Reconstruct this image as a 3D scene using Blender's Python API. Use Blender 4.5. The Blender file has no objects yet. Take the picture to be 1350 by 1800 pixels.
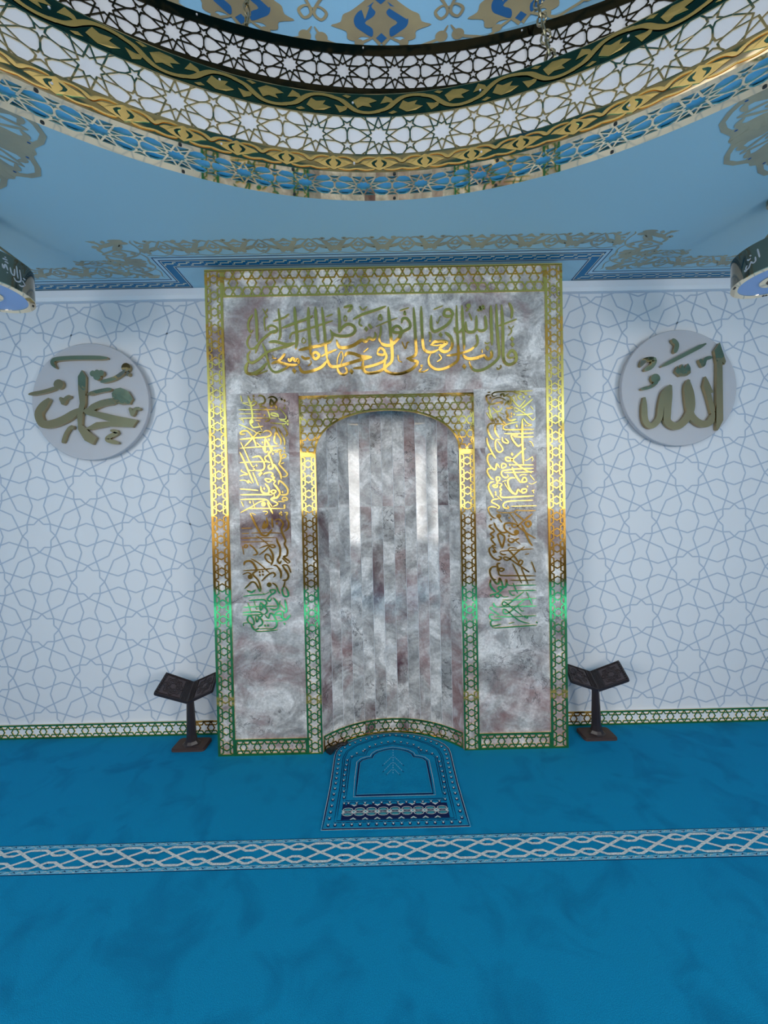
BACK_L = 1.35; DRUM_L = 0.8; SIDE_L = 9.5; SIDE_Z = 1.75; SIDE_H = 2.0; SUN_E = 9.0; EXPO = 0.48
import bpy, math, random
from mathutils import Vector, Matrix
random.seed(7)
sc = bpy.context.scene
C = sc.collection
PI = math.pi
sin, cos = math.sin, math.cos

# ------------------------------------------------------------------ camera (14 mm phone wide angle)
CAM = Vector((-0.0403, -2.4085, 1.55))
F = 680.0
def rot(p, r, y):
    Y = Matrix(((cos(y), -sin(y), 0), (sin(y), cos(y), 0), (0, 0, 1)))
    P = Matrix(((1, 0, 0), (0, cos(p), -sin(p)), (0, sin(p), cos(p))))
    Q = Matrix(((cos(r), 0, sin(r)), (0, 1, 0), (-sin(r), 0, cos(r))))
    return Y @ P @ Q
CM = rot(-0.0166, 0.0217, -0.0046)
def ray(u, v):
    return CM @ Vector(((u - 675) / F, 1, (900 - v) / F))
def py(u, v, y=0.0):                 # photo measurement -> (x, z) on the plane y
    d = ray(u, v); t = (y - CAM.y) / d.y; p = CAM + d * t
    return (p.x, p.z)
def pz(u, v, z=0.0):                 # photo measurement -> (x, y) on the plane z
    d = ray(u, v); t = (z - CAM.z) / d.z; p = CAM + d * t
    return (p.x, p.y)
cd = bpy.data.cameras.new('camera'); cam = bpy.data.objects.new('camera', cd); C.objects.link(cam)
cd.sensor_fit = 'HORIZONTAL'; cd.sensor_width = 36; cd.lens = F / 1350 * 36; cd.clip_start = 0.02
m = CM.to_4x4()
bm4 = Matrix(((m[0][0], m[0][2], -m[0][1], CAM.x), (m[1][0], m[1][2], -m[1][1], CAM.y), (m[2][0], m[2][2], -m[2][1], CAM.z), (0, 0, 0, 1)))
cam.matrix_world = bm4
sc.camera = cam

# ------------------------------------------------------------------ mesh helpers
class MB:
    def __init__(s): s.v = []; s.f = []; s.m = []; s.uv = None
    def add(s, pts, mat=0):
        n = len(s.v); s.v += [tuple(p) for p in pts]; s.f.append(tuple(range(n, n + len(pts)))); s.m.append(mat)
    def mesh(s, vs, fs, mat=0):
        n = len(s.v); s.v += [tuple(p) for p in vs]
        for f in fs: s.f.append(tuple(i + n for i in f)); s.m.append(mat)
    def box(s, x0, x1, y0, y1, z0, z1, mat=0):
        v = [(x0, y0, z0), (x1, y0, z0), (x1, y1, z0), (x0, y1, z0), (x0, y0, z1), (x1, y0, z1), (x1, y1, z1), (x0, y1, z1)]
        s.mesh(v, [(3, 2, 1, 0), (4, 5, 6, 7), (0, 1, 5, 4), (1, 2, 6, 5), (2, 3, 7, 6), (3, 0, 4, 7)], mat)
    def cyl(s, p0, p1, r0, r1=None, n=16, mat=0, caps=True):
        r1 = r0 if r1 is None else r1
        p0 = Vector(p0); p1 = Vector(p1); d = (p1 - p0).normalized()
        a = d.orthogonal().normalized(); b = d.cross(a)
        v = [p0 + (a * cos(2 * PI * i / n) + b * sin(2 * PI * i / n)) * r0 for i in range(n)]
        v += [p1 + (a * cos(2 * PI * i / n) + b * sin(2 * PI * i / n)) * r1 for i in range(n)]
        f = [(i, (i + 1) % n, n + (i + 1) % n, n + i) for i in range(n)]
        if caps: f += [tuple(range(n - 1, -1, -1)), tuple(range(n, 2 * n))]
        s.mesh(v, f, mat)
    def tube(s, pts, r, n=8, mat=0, closed=False):
        pts = [Vector(p) for p in pts]; N = len(pts); V = []; fs = []
        for i, p in enumerate(pts):
            q = pts[(i + 1) % N] if (closed or i < N - 1) else p
            o = pts[i - 1] if (closed or i > 0) else p
            d = (q - o).normalized()
            up = Vector((0, 0, 1)) if abs(d.z) < 0.9 else Vector((1, 0, 0))
            a = d.cross(up).normalized(); b = d.cross(a)
            V += [p + (a * cos(2 * PI * k / n) + b * sin(2 * PI * k / n)) * r for k in range(n)]
        for i in range(N if closed else N - 1):
            j = (i + 1) % N
            fs += [(i * n + k, i * n + (k + 1) % n, j * n + (k + 1) % n, j * n + k) for k in range(n)]
        if not closed: fs += [tuple(range(n)), tuple(range((N - 1) * n, N * n))]
        s.mesh(V, fs, mat)
    def prism(s, poly, m3, t0, t1, mat=0, back=True):   # poly in 2d, m3(a, b, t) -> 3d
        s.q = (getattr(s, 'q', 0) + 1) % 50; t1 = t1 + s.q * 1.2e-5
        n = len(poly)
        v = [m3(a, b, t1) for a, b in poly] + [m3(a, b, t0) for a, b in poly]
        f = [tuple(range(n))] + [(i, n + i, n + (i + 1) % n, (i + 1) % n) for i in range(n)]
        if back: f.append(tuple(range(2 * n - 1, n - 1, -1)))
        s.mesh(v, f, mat)
    def build(s, name, mats, parent=None, smooth=False, uv=None):
        me = bpy.data.meshes.new(name); me.from_pydata(s.v, [], s.f)
        for mm in (mats if isinstance(mats, (list, tuple)) else [mats]): me.materials.append(mm)
        me.polygons.foreach_set('material_index', s.m)
        if smooth: me.polygons.foreach_set('use_smooth', [True] * len(s.f))
        if uv:
            ul = me.uv_layers.new(name='UVMap')
            for p in me.polygons:
                for li, vi in zip(p.loop_indices, p.vertices): ul.data[li].uv = uv(me.vertices[vi].co, p.index)
        me.update()
        o = bpy.data.objects.new(name, me); C.objects.link(o)
        if parent: o.parent = parent; o.matrix_parent_inverse = parent.matrix_basis.inverted()
        return o
def fixn(o):
    import bmesh
    b = bmesh.new(); b.from_mesh(o.data); bmesh.ops.recalc_face_normals(b, faces=b.faces); b.to_mesh(o.data); b.free(); return o
def thing(name, label, cat, loc=(0, 0, 0), group=None):
    o = bpy.data.objects.new(name, None); C.objects.link(o); o.location = loc; o.empty_display_size = 0.1
    return tag(o, label, cat, group)
def tag(o, label, cat, group=None):
    o['label'] = label; o['category'] = cat
    if group: o['group'] = group
    return o
def struct(o, label=None):
    o['kind'] = 'structure'
    if label: o['label'] = label
    return o

# ------------------------------------------------------------------ materials
def lin(c):
    return tuple((x / 255 / 12.92) if x <= 10 else (((x / 255 + .055) / 1.055) ** 2.4) for x in c) + (1,)
def mat(name, col, rough=.5, metal=0., spec=.5, **kw):
    mm = bpy.data.materials.new(name); mm.use_nodes = True; nt = mm.node_tree
    b = nt.nodes['Principled BSDF']
    b.inputs['Base Color'].default_value = col if len(col) == 4 else tuple(col) + (1,)
    b.inputs['Roughness'].default_value = rough; b.inputs['Metallic'].default_value = metal
    b.inputs['Specular IOR Level'].default_value = spec
    mm['b'] = 1
    return mm
def N(nt, t, **kw):
    n = nt.nodes.new(t)
    for k, v in kw.items():
        if k in n.inputs.keys() if hasattr(n.inputs, 'keys') else False: n.inputs[k].default_value = v
        else: setattr(n, k, v)
    return n
def noise_col(mm, c0, c1, scale, lo=.35, hi=.65, detail=4, coord='Object', stretch=None):
    nt = mm.node_tree; b = nt.nodes['Principled BSDF']
    tc = nt.nodes.new('ShaderNodeTexCoord'); nz = nt.nodes.new('ShaderNodeTexNoise'); r = nt.nodes.new('ShaderNodeValToRGB')
    nz.inputs['Scale'].default_value = scale; nz.inputs['Detail'].default_value = detail
    src = tc.outputs[coord]
    if stretch:
        mp = nt.nodes.new('ShaderNodeMapping'); mp.inputs['Scale'].default_value = stretch
        nt.links.new(src, mp.inputs[0]); src = mp.outputs[0]
    nt.links.new(src, nz.inputs['Vector']); nt.links.new(nz.outputs[0], r.inputs[0])
    r.color_ramp.elements[0].position = lo; r.color_ramp.elements[1].position = hi
    r.color_ramp.elements[0].color = tuple(c0[:3]) + (1,); r.color_ramp.elements[1].color = tuple(c1[:3]) + (1,)
    nt.links.new(r.outputs[0], b.inputs['Base Color'])
    return r
def bump(mm, scale, strength, dist=.001, detail=3):
    nt = mm.node_tree; b = nt.nodes['Principled BSDF']
    tc = nt.nodes.new('ShaderNodeTexCoord'); nz = nt.nodes.new('ShaderNodeTexNoise'); bp = nt.nodes.new('ShaderNodeBump')
    nz.inputs['Scale'].default_value = scale; nz.inputs['Detail'].default_value = detail
    bp.inputs['Strength'].default_value = strength; bp.inputs['Distance'].default_value = dist
    nt.links.new(tc.outputs['Object'], nz.inputs['Vector']); nt.links.new(nz.outputs[0], bp.inputs['Height']); nt.links.new(bp.outputs[0], b.inputs['Normal'])

M_wall = mat('wallpaper_white', (.72, .73, .755), .65)
M_line = mat('wallpaper_line', (.42, .49, .59), .65)
M_cove = mat('cove_white', (.75, .78, .82), .6)
M_gold = mat('polished_gold', (1.0, .655, .165), .06, 1.)
bump(M_gold, 9, .12, .004)
M_ring = mat('pale_gold_mirror', (.95, .80, .56), .03, 1.)
bump(M_ring, 5, .04, .004)
M_ringb = mat('smoked_gold_mirror', (.07, .06, .045), .04, 1.)  # the mirror's dark reflection is put into the metal colour
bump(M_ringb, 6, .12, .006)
M_letter = mat('pale_gold_letter', (.46, .37, .21), .05, 1.)
bump(M_letter, 14, .25, .004)
M_screw = mat('screw_dark', (.02, .02, .02), .4)
M_white = mat('white_acrylic', (.62, .63, .68), .35)
M_bandt = mat('teal_band', (.05, .16, .16), .12, 1.)
M_bandg = mat('gold_leaf_relief', (.95, .72, .30), .22, 1.)
M_bluea = mat('blue_acrylic', (.36, .74, 1.0), .3)
M_ceil = mat('ceiling_blue', (.39, .63, .75), .7)
M_ceil2 = mat('ceiling_pale_blue', (.50, .70, .82), .7)
M_royal = mat('paint_royal_blue', (.004, .095, .29), .55)
M_key = mat('paint_key_blue', (.003, .17, .36), .55)
M_navy = mat('paint_navy', (.010, .045, .13), .6)
M_cream = mat('paint_cream', (.75, .73, .56), .5)
M_beige = mat('paint_beige', (.33, .29, .19), .6)
noise_col(M_beige, (.23, .20, .13), (.31, .27, .16), 6)
M_beigec = mat('ceiling_beige', (.40, .38, .28), .6); noise_col(M_beigec, (.33, .32, .25), (.46, .42, .29), 5)
M_bud = mat('paint_dark_bud', (.03, .028, .022), .6)
M_dome = mat('dome_blue', (.22, .46, .70), .6)
M_dgold = mat('dome_gold_ground', (.46, .43, .30), .6)
M_teal = mat('paint_teal', (.01, .12, .16), .6)
M_carpet = mat('carpet_blue', (.004, .17, .42), .95, spec=.1)
def carpet(mm, a, b_, scale=3.2):
    nt = mm.node_tree; b = nt.nodes['Principled BSDF']
    tc = nt.nodes.new('ShaderNodeTexCoord')
    n1 = nt.nodes.new('ShaderNodeTexNoise'); n1.inputs['Scale'].default_value = scale; n1.inputs['Detail'].default_value = 6; n1.inputs['Distortion'].default_value = .8
    n2 = nt.nodes.new('ShaderNodeTexNoise'); n2.inputs['Scale'].default_value = 420; n2.inputs['Detail'].default_value = 2
    r = nt.nodes.new('ShaderNodeValToRGB'); e = r.color_ramp.elements
    e[0].position = .33; e[1].position = .52; e[0].color = a + (1,); e[1].color = b_ + (1,)
    mx = nt.nodes.new('ShaderNodeMixRGB'); mx.blend_type = 'MULTIPLY'; mx.inputs[0].default_value = 1
    r2 = nt.nodes.new('ShaderNodeValToRGB'); r2.color_ramp.elements[0].color = (.62, .66, .7, 1); r2.color_ramp.elements[1].color = (1.25, 1.2, 1.15, 1)
    r2.color_ramp.elements[0].position = .3; r2.color_ramp.elements[1].position = .7
    L = nt.links.new
    for n in (n1, n2): L(tc.outputs['Object'], n.inputs['Vector'])
    L(n1.outputs[0], r.inputs[0]); L(n2.outputs[0], r2.inputs[0]); L(r.outputs[0], mx.inputs[1]); L(r2.outputs[0], mx.inputs[2])
    L(mx.outputs[0], b.inputs['Base Color'])
    bp = nt.nodes.new('ShaderNodeBump'); bp.inputs['Strength'].default_value = .5; bp.inputs['Distance'].default_value = .003
    L(n2.outputs[0], bp.inputs['Height']); L(bp.outputs[0], b.inputs['Normal'])
carpet(M_carpet, (.003, .190, .385), (.004, .245, .48), 5)
M_rug = mat('rug_blue', (.004, .16, .40), .95, spec=.1); carpet(M_rug, (.003, .21, .42), (.004, .245, .47), 5)
M_cnavy = mat('yarn_navy', (.006, .016, .075), .95, spec=.1)
M_cwhite = mat('yarn_white', (.62, .66, .66), .95, spec=.1); noise_col(M_cwhite, (.42, .47, .48), (.72, .74, .73), 160)
M_clight = mat('yarn_light_blue', (.14, .42, .60), .95, spec=.1)
M_cteal = mat('yarn_teal', (.05, .30, .36), .95, spec=.1)
M_wood = mat('dark_brown_carved', (.026, .017, .018), .38)
M_woodp = mat('brown_carved_panel', (.062, .042, .046), .42); bump(M_wood, 60, .3, .001)
M_wood2 = mat('brown_base', (.062, .040, .037), .6, spec=.3)  # stand's brown, lightened on the base for light from above
M_black = mat('black_rubber', (.008, .008, .01), .5)
M_disc = mat('lilac_grey_disc', (.47, .47, .50), .45)
M_pblue = mat('pendant_blue_glass', (.30, .47, .82), .15)
M_chain = mat('aged_brass_chain', (.33, .30, .20), .3, 1.)
M_bulb = mat('amber_hub', (.10, .045, .02), .3, .6)
M_plain = mat('plain_wall', (.66, .68, .70), .7)
M_wain = mat('dark_wood_wainscot', (.085, .06, .04), .5)
M_frame = mat('window_frame_white', (.5, .5, .5), .5)

def marble(name, rough, spec=.5):
    mm = mat(name, (.5, .5, .5), rough, 0., spec); nt = mm.node_tree; b = nt.nodes['Principled BSDF']; L = nt.links.new
    uv = nt.nodes.new('ShaderNodeTexCoord').outputs['UV']
    def nz(sc_, det, dist=0., off=0.):
        mp = nt.nodes.new('ShaderNodeMapping'); mp.inputs['Location'].default_value = (off, off * .7, off * .3); L(uv, mp.inputs[0])
        n = nt.nodes.new('ShaderNodeTexNoise'); n.inputs['Scale'].default_value = sc_; n.inputs['Detail'].default_value = det; n.inputs['Distortion'].default_value = dist
        n.inputs['Roughness'].default_value = .62
        L(mp.outputs[0], n.inputs['Vector']); return n.outputs[0]
    def ramp(src, *st):
        r = nt.nodes.new('ShaderNodeValToRGB'); e = r.color_ramp.elements
        while len(e) < len(st): e.new(.5)
        for el, (p, c) in zip(e, st): el.position = p; el.color = (c if isinstance(c, tuple) else (c, c, c)) + (1,)
        L(src, r.inputs[0]); return r.outputs[0]
    def mix(f, a, bb, mode='MIX'):
        x = nt.nodes.new('ShaderNodeMixRGB'); x.blend_type = mode
        if isinstance(f, float): x.inputs[0].default_value = f
        else: L(f, x.inputs[0])
        for s, i in ((a, 1), (bb, 2)):
            if isinstance(s, tuple): x.inputs[i].default_value = s + (1,)
            else: L(s, x.inputs[i])
        return x.outputs[0]
    base = ramp(nz(5, 10, 1.1), (.33, (.25, .24, .235)), (.48, (.44, .42, .405)), (.64, (.80, .765, .74)))
    fine = ramp(nz(60, 5, .3, 5), (.3, .72), (.7, 1.16))
    col = mix(1.0, base, fine, 'MULTIPLY')
    pink = ramp(nz(1.7, 8, .9, 11), (.50, 0.), (.64, 1.))
    col = mix(pink, col, mix(.60, col, (.25, .085, .08)))
    burg = ramp(nz(1.5, 10, .9, 23), (.565, 0.), (.68, .92))
    col = mix(burg, col, (.085, .03, .035))
    wh = ramp(nz(5, 8, 1.5, 31), (.56, 0.), (.72, .55))
    col = mix(wh, col, (.72, .72, .73))
    vs = nz(7, 7, 1.6, 41)
    ab = nt.nodes.new('ShaderNodeMath'); ab.operation = 'SUBTRACT'; L(vs, ab.inputs[0]); ab.inputs[1].default_value = .5
    ab2 = nt.nodes.new('ShaderNodeMath'); ab2.operation = 'ABSOLUTE'; L(ab.outputs[0], ab2.inputs[0])
    vein = ramp(ab2.outputs[0], (.0, 1.), (.02, 0.))
    vm = ramp(nz(3.3, 4, 0., 53), (.53, 0.), (.62, 1.))
    col = mix(mix(1.0, vein, vm, 'MULTIPLY'), col, (.05, .045, .05))
    ora = ramp(nz(3.1, 4, .4, 71), (.70, 0.), (.78, .6))
    col = mix(ora, col, (.42, .27, .12))
    L(col, b.inputs['Base Color'])
    return mm
M_marble = marble('mauve_grey_marble', .30)
M_marbp = marble('mauve_grey_marble_polished', .10, .6)

# ------------------------------------------------------------------ 2d pattern helpers
def inset(poly, w):
    n = len(poly); out = []
    A = sum(poly[i][0] * poly[(i + 1) % n][1] - poly[(i + 1) % n][0] * poly[i][1] for i in range(n))
    sg = 1 if A > 0 else -1
    for i in range(n):
        p0 = Vector(poly[i - 1]); p = Vector(poly[i]); p1 = Vector(poly[(i + 1) % n])
        d0 = (p - p0).normalized(); d1 = (p1 - p).normalized()
        n0 = Vector((-d0.y, d0.x)) * sg; n1 = Vector((-d1.y, d1.x)) * sg
        k = n0 + n1; l = k.length
        if l < .2: out.append(tuple(p + n0 * w)); continue
        k /= l; out.append(tuple(p + k * min(w / max(k.dot(n0), .28), 2.6 * w)))
    return out
def lattice(mb, cells, w, m3, t0, t1, mat=0, sub=0):
    for poly in cells:
        q = inset(poly, w); n = len(poly)
        for i in range(n):
            j = (i + 1) % n
            mb.add([m3(*poly[i], t1), m3(*poly[j], t1), m3(*q[j], t1), m3(*q[i], t1)], mat)
            mb.add([m3(*q[i], t1), m3(*q[j], t1), m3(*q[j], t0), m3(*q[i], t0)], mat)
def kagome(L0, L1, r, rows=1, half=1.0, phase=0.0, starfn=None):
    """stars and hexagons; s from L0 to L1 (fitted to whole half periods), rows centred on t=0"""
    n = max(1, round((L1 - L0) / (2.309 * r))); p = (L1 - L0) / n; k = p / (2.309 * r)
    cells = []
    def P(s, t): return (s * r * k, t * r)
    for i in range(-1, 2 * n + 1):
        s0 = i * 1.1547
        star = [(a, b) for j in range(12) for a, b in [((1 if j % 2 else .57735) * cos(j * PI / 6 + 0), (1 if j % 2 else .57735) * sin(j * PI / 6))]]
        hexa = [(.57735 * cos(j * PI / 3), .57735 * sin(j * PI / 3)) for j in range(6)]
        if i % 2 == 0: cells.append([(s0 + a, b) for a, b in star])
        else:
            cells.append([(s0 + a, b) for a, b in hexa])
            for g in (1, -1): cells.append([(s0 - .2887, .5 * g), (s0 + .2887, .5 * g), (s0, g)][::g])
        for g in (1, -1):
            sm = s0 + .57735
            if half <= 1.0: cells.append([(sm - .57735, g), (sm - .2887, .5 * g), (sm + .2887, .5 * g), (sm + .57735, g)][::g])
            else:
                cells.append([(sm + .57735 * cos(j * PI / 3), g + .57735 * sin(j * PI / 3)) for j in range(6)])
                cells.append([(s0, g), (s0 + .2887, 1.5 * g), (s0 - .2887, 1.5 * g)][::g])
    out = []
    lo, hi = 0.0, 2 * n * 1.1547
    ph = phase * 1.1547
    for c in cells:
        c = [(min(max(a + ph, lo), hi), b) for a, b in c]
        cc = [q for i2, q in enumerate(c) if (abs(q[0] - c[i2 - 1][0]) + abs(q[1] - c[i2 - 1][1])) > 1e-6]
        A = abs(sum(cc[i2][0] * cc[(i2 + 1) % len(cc)][1] - cc[(i2 + 1) % len(cc)][0] * cc[i2][1] for i2 in range(len(cc)))) if len(cc) > 2 else 0
        if A < .08: continue
        out.append([(L0 + a * r * k, b * r) for a, b in cc])
    return out
def gold_strip(mb, s0, s1, c, hw, m3, t0, t1, r, border, rows_half=1.0, w=.0045, mat=0):
    """a cut metal strip: s along, band centre c, half width hw, with solid borders"""
    cells = kagome(s0 + border, s1 - border, r, half=rows_half)
    lattice(mb, [[(a, b + c) for a, b in q] for q in cells], w, m3, t0, t1, mat)
    ih = r * (1.0 if rows_half <= 1 else 1.5)
    def quad(a0, a1, b0, b1):
        n = max(1, round((a1 - a0) / .06)) if a1 - a0 < 1.0 and s1 - s0 < 1.1 else 1
        for i in range(n):
            u0, u1 = a0 + (a1 - a0) * i / n, a0 + (a1 - a0) * (i + 1) / n
            mb.mesh([m3(*q, t1) for q in ((u0, b0), (u1, b0), (u1, b1), (u0, b1))], [(0, 1, 2, 3)], mat)
            for e in (b0, b1): mb.mesh([m3(u0, e, t1), m3(u1, e, t1), m3(u1, e, t0), m3(u0, e, t0)], [(0, 1, 2, 3)], mat)
        for e in (a0, a1): mb.mesh([m3(e, b0, t1), m3(e, b1, t1), m3(e, b1, t0), m3(e, b0, t0)], [(0, 1, 2, 3)], mat)
    quad(s0, s1, c - hw, c - ih); quad(s0, s1, c + ih, c + hw)
    quad(s0, s0 + border, c - ih, c + ih); quad(s1 - border, s1, c - ih, c + ih)

def smooth(pts, closed=False, k=5):
    n = len(pts)
    if n < 3: return pts
    out = []
    rng = n if closed else n - 1
    for i in range(rng):
        p1 = pts[i]; p2 = pts[(i + 1) % n]
        p0 = pts[i - 1] if (closed or i > 0) else p1; p3 = pts[(i + 2) % n] if (closed or i < n - 2) else p2
        for j in range(k):
            t = j / k
            out.append(tuple(.5 * (2 * p1[d] + (p2[d] - p0[d]) * t + (2 * p0[d] - 5 * p1[d] + 4 * p2[d] - p3[d]) * t * t + (3 * p1[d] - p0[d] - 3 * p2[d] + p3[d]) * t ** 3) for d in (0, 1)))
    if not closed: out.append(pts[-1])
    return out
def stroke(mb, pts, w, m3, t0, t1, mat=0, closed=False, taper=.35, sm=5, side=True, ends=(1, 1)):
    if closed and pts[0] == pts[-1]: pts = pts[:-1]
    if len(pts) == 2 and taper < 1: pts = [(pts[0][0] + (pts[1][0] - pts[0][0]) * k / 8, pts[0][1] + (pts[1][1] - pts[0][1]) * k / 8) for k in range(9)]; sm = 0
    p = smooth(pts, closed, sm) if sm else list(pts)
    n = len(p); Lt = []; Rt = []
    mb.q = (getattr(mb, 'q', 0) + 1) % 50; t1 = t1 + mb.q * 1.2e-5
    acc = [0.]
    for i in range(1, n): acc.append(acc[-1] + math.dist(p[i], p[i - 1]))
    tot = acc[-1] or 1
    for i in range(n):
        a = p[i - 1] if (closed or i > 0) else p[i]; b = p[(i + 1) % n] if (closed or i < n - 1) else p[i]
        d = Vector((b[0] - a[0], b[1] - a[1])); l = d.length or 1e-9; nx, ny = -d.y / l, d.x / l
        f = 1.
        if not closed and taper < 1:
            e = min(acc[i] / tot / .16 if ends[0] else 9, (1 - acc[i] / tot) / .16 if ends[1] else 9, 1)
            f = taper + (1 - taper) * math.sin(e * PI / 2)
        h = w * .5 * f
        Lt.append((p[i][0] + nx * h, p[i][1] + ny * h)); Rt.append((p[i][0] - nx * h, p[i][1] - ny * h))
    V = [m3(*q, t1) for q in Lt] + [m3(*q, t1) for q in Rt]; fs = []
    rng = n if closed else n - 1
    for i in range(rng): j = (i + 1) % n; fs.append((i, j, n + j, n + i))
    if side:
        V += [m3(*q, t0) for q in Lt] + [m3(*q, t0) for q in Rt]
        for i in range(rng):
            j = (i + 1) % n; fs.append((i, 2 * n + i, 2 * n + j, j)); fs.append((n + i, n + j, 3 * n + j, 3 * n + i))
        if not closed:
            fs.append((0, n, 3 * n, 2 * n)); fs.append((n - 1, 3 * n - 1, 4 * n - 1, 2 * n - 1)[::-1])
    mb.mesh(V, fs, mat)
def script(mb, text, conv, sc_, m3, t0, t1, mat=0):
    """one pen stroke per line: 'w x y x y ...'; D = diamond 'D x y r'; B = round blob; P = polygon; '@' closes"""
    for ln in text.replace('\n', ';').split(';'):
        tk = ln.split()
        if not tk: continue
        h = tk[0]
        if h in 'DBP':
            v = [float(x) for x in tk[1:]]
            if h == 'D': pl = [(v[0] + v[2] * .95 * a + .12 * v[2] * b, v[1] + v[2] * b) for a, b in ((0, 1), (-.8, 0), (0, -1), (.8, 0))]
            elif h == 'B': pl = [(v[0] + v[2] * cos(j * PI / 7), v[1] + v[2] * sin(j * PI / 7)) for j in range(14)]
            else: pl = [(v[i], v[i + 1]) for i in range(0, len(v), 2)]
            mb.prism([conv(*q) for q in pl], m3, t0, t1, mat, back=False)
        else:
            cl = h[0] == '@'
            v = [float(x) for x in (tk[1:] if not cl else tk[1:])]
            w = float(h[1:] if cl else h)
            pts = [conv(v[i], v[i + 1]) for i in range(0, len(v), 2)]
            stroke(mb, pts, w * sc_, m3, t0, t1, mat, closed=cl)
# ------------------------------------------------------------------ calligraphy, pen stroke by pen stroke
TOP = [((425, 525, 8.4375), """38 205 150 225 400 232 645
30 165 240 110 330 100 430 130 500 165 470
30 400 480 385 435 440 402 510 430 525 480 480 508 420 490
34 520 470 440 505 330 590 250 680 205 815
26 135 535 92 610 85 680 125 745 195 735 250 665
32 545 150 565 350 572 550 540 620
40 400 650 480 640 560 655 680 685 800 660
36 800 660 700 705 550 740 380 800 250 905 160 955 105 925 92 840 130 780
34 310 665 360 800 385 900 420 1030 500 1095 620 1055 725 990
45 372 955 290 1050 170 1115 82 1105 62 1030 95 945
18 195 1140 390 1068
40 440 970 520 940 600 960 720 990 835 985;36 645 815 590 890 525 945
14 445 840 470 870 452 886 520 890
42 690 890 715 925 760 890 795 925 835 905 850 975
D 780 1075 44
44 785 125 800 350 820 560 818 650 800 755
44 990 130 992 400 1015 700 1020 835;44 1092 125 1110 400 1140 655
40 1190 130 1220 400 1242 650 1255 800 1272 915
42 1272 920 1180 1020 1020 1082 900 1088 850 1000
36 600 440 780 370 950 310 1060 255;26 710 600 740 522 850 490 1050 430 1350 330;20 1250 272 1350 235
45 845 768 1000 732 1200 690 1340 615
@14 915 585 890 640 920 662 950 630
36 885 855 940 895 1015 880;@40 1050 830 1100 800 1150 850 1100 900 1060 870
16 1018 915 1030 960 980 1002
14 312 150 350 210 385 155;20 340 215 378 270 335 300 350 485;24 465 340 560 310 640 280 705 230
26 1180 862 1260 820 1350 788;40 1268 900 1300 980 1350 1020"""),
((575, 525, 8.4375), """42 170 135 185 320 180 515
42 180 510 240 420 320 382 400 420 412 490 340 548 200 560 95 530 45 465
30 60 490 80 580 40 650 0 662
D 580 455 42;36 245 135 360 110 340 170 305 200;@16 260 260 250 320 285 330 290 280;18 480 115 530 172 595 118
36 385 312 520 240 700 180 875 118
26 490 300 478 380 525 412;40 615 385 665 445
46 708 500 720 560 680 610 620 590 570 640 510 620 400 692 280 730 180 720 138 610
@22 790 240 760 305 812 312;16 720 420 880 350 1045 288
30 800 400 792 520 772 600 800 665;46 790 655 850 692 950 692 1050 600 1115 520
46 905 125 930 400 945 560 962 750 960 920 890 1010
@40 990 500 980 445 1040 410 1098 460 1080 505
42 1105 370 1120 305 1180 300 1228 370 1220 440 1130 490 1060 560
@22 1150 190 1138 230 1162 240;18 1075 182 1215 138
42 1280 135 1300 400 1312 640 1320 800 1280 860 1175 892
42 1175 885 1240 915 1340 945 1280 1030 1150 1100 1000 1120 880 1078 850 1000 872 905
18 1108 640 1160 745 1190 655 1222 652;16 1050 838 1062 920 1115 945
36 745 795 790 738 850 780 840 835 760 830 745 795
38 852 780 880 860 840 930 700 990 550 1022 385 1037
42 540 915 530 1020 570 1090 650 1108 800 1070 965 928
44 262 862 300 812 400 822 500 858 665 872;44 665 872 500 910 330 960 150 1010 50 1000 0 890
16 148 985 160 880 210 788 240 870 200 975;34 150 1020 180 1100 250 1130 300 1080 265 1015
D 362 1085 44;18 538 802 612 738;24 0 812 145 758"""),
((695, 525, 8.4375), """40 380 115 390 400 410 700 450 780 540 800 645 758
46 528 690 600 640 765 648 660 740 720 792 805 770;18 510 690 620 700 685 680
44 730 500 820 580 842 700 785 785
30 498 495 522 560 508 645
@40 720 245 740 175 810 170 850 240 785 268
42 850 270 780 380 660 460 570 490 530 420 530 250
16 565 165 705 108;14 605 335 630 370 655 280 685 270
D 670 540 42
38 905 105 910 400 925 650 930 890 850 980 720 1042 600 1050 512 990 490 900 522 825
40 985 105 1000 400 1015 640 1015 765
34 755 850 900 830 1100 770 1185 695
34 868 430 900 502 960 492 1002 430
40 1040 345 1050 470 1110 502 1190 462 1200 255;40 1210 455 1270 482 1340 440 1325 255;22 1088 215 1135 325;B 1080 112 34;28 1045 190 1085 150
28 1210 165 1240 180 1250 120 1270 175 1295 110 1318 165
34 1198 535 1218 640 1185 725
44 995 835 1060 890 1180 890 1330 838
D 1020 1010 42
18 370 990 400 1000 372 1015;20 400 1030 350 1080 420 1088 492 1048;18 642 825 680 890 612 942"""),
((770, 525, 8.4375), """42 780 105 785 350 795 600 797 695
40 860 85 870 400 890 650 902 850 820 960 680 1050 560 1070 490 1020 458 935
42 940 95 955 400 960 700 965 880 1000 962 1070 980 1148 930 1150 830 1090 772 1032 840 1060 882 1135 868
26 885 412 1000 370 1165 308
34 1048 65 1095 170 1085 298
14 1038 408 1080 452 1122 398;18 1080 452 1085 500 1035 552
D 1095 602 40;D 1102 682 40
44 790 765 790 860 740 900 685 848;40 692 838 560 890 435 902;D 730 735 42;18 688 650 730 672 762 648
14 650 750 652 812;20 922 985 930 1020 890 1052 868 1020""")]
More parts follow.
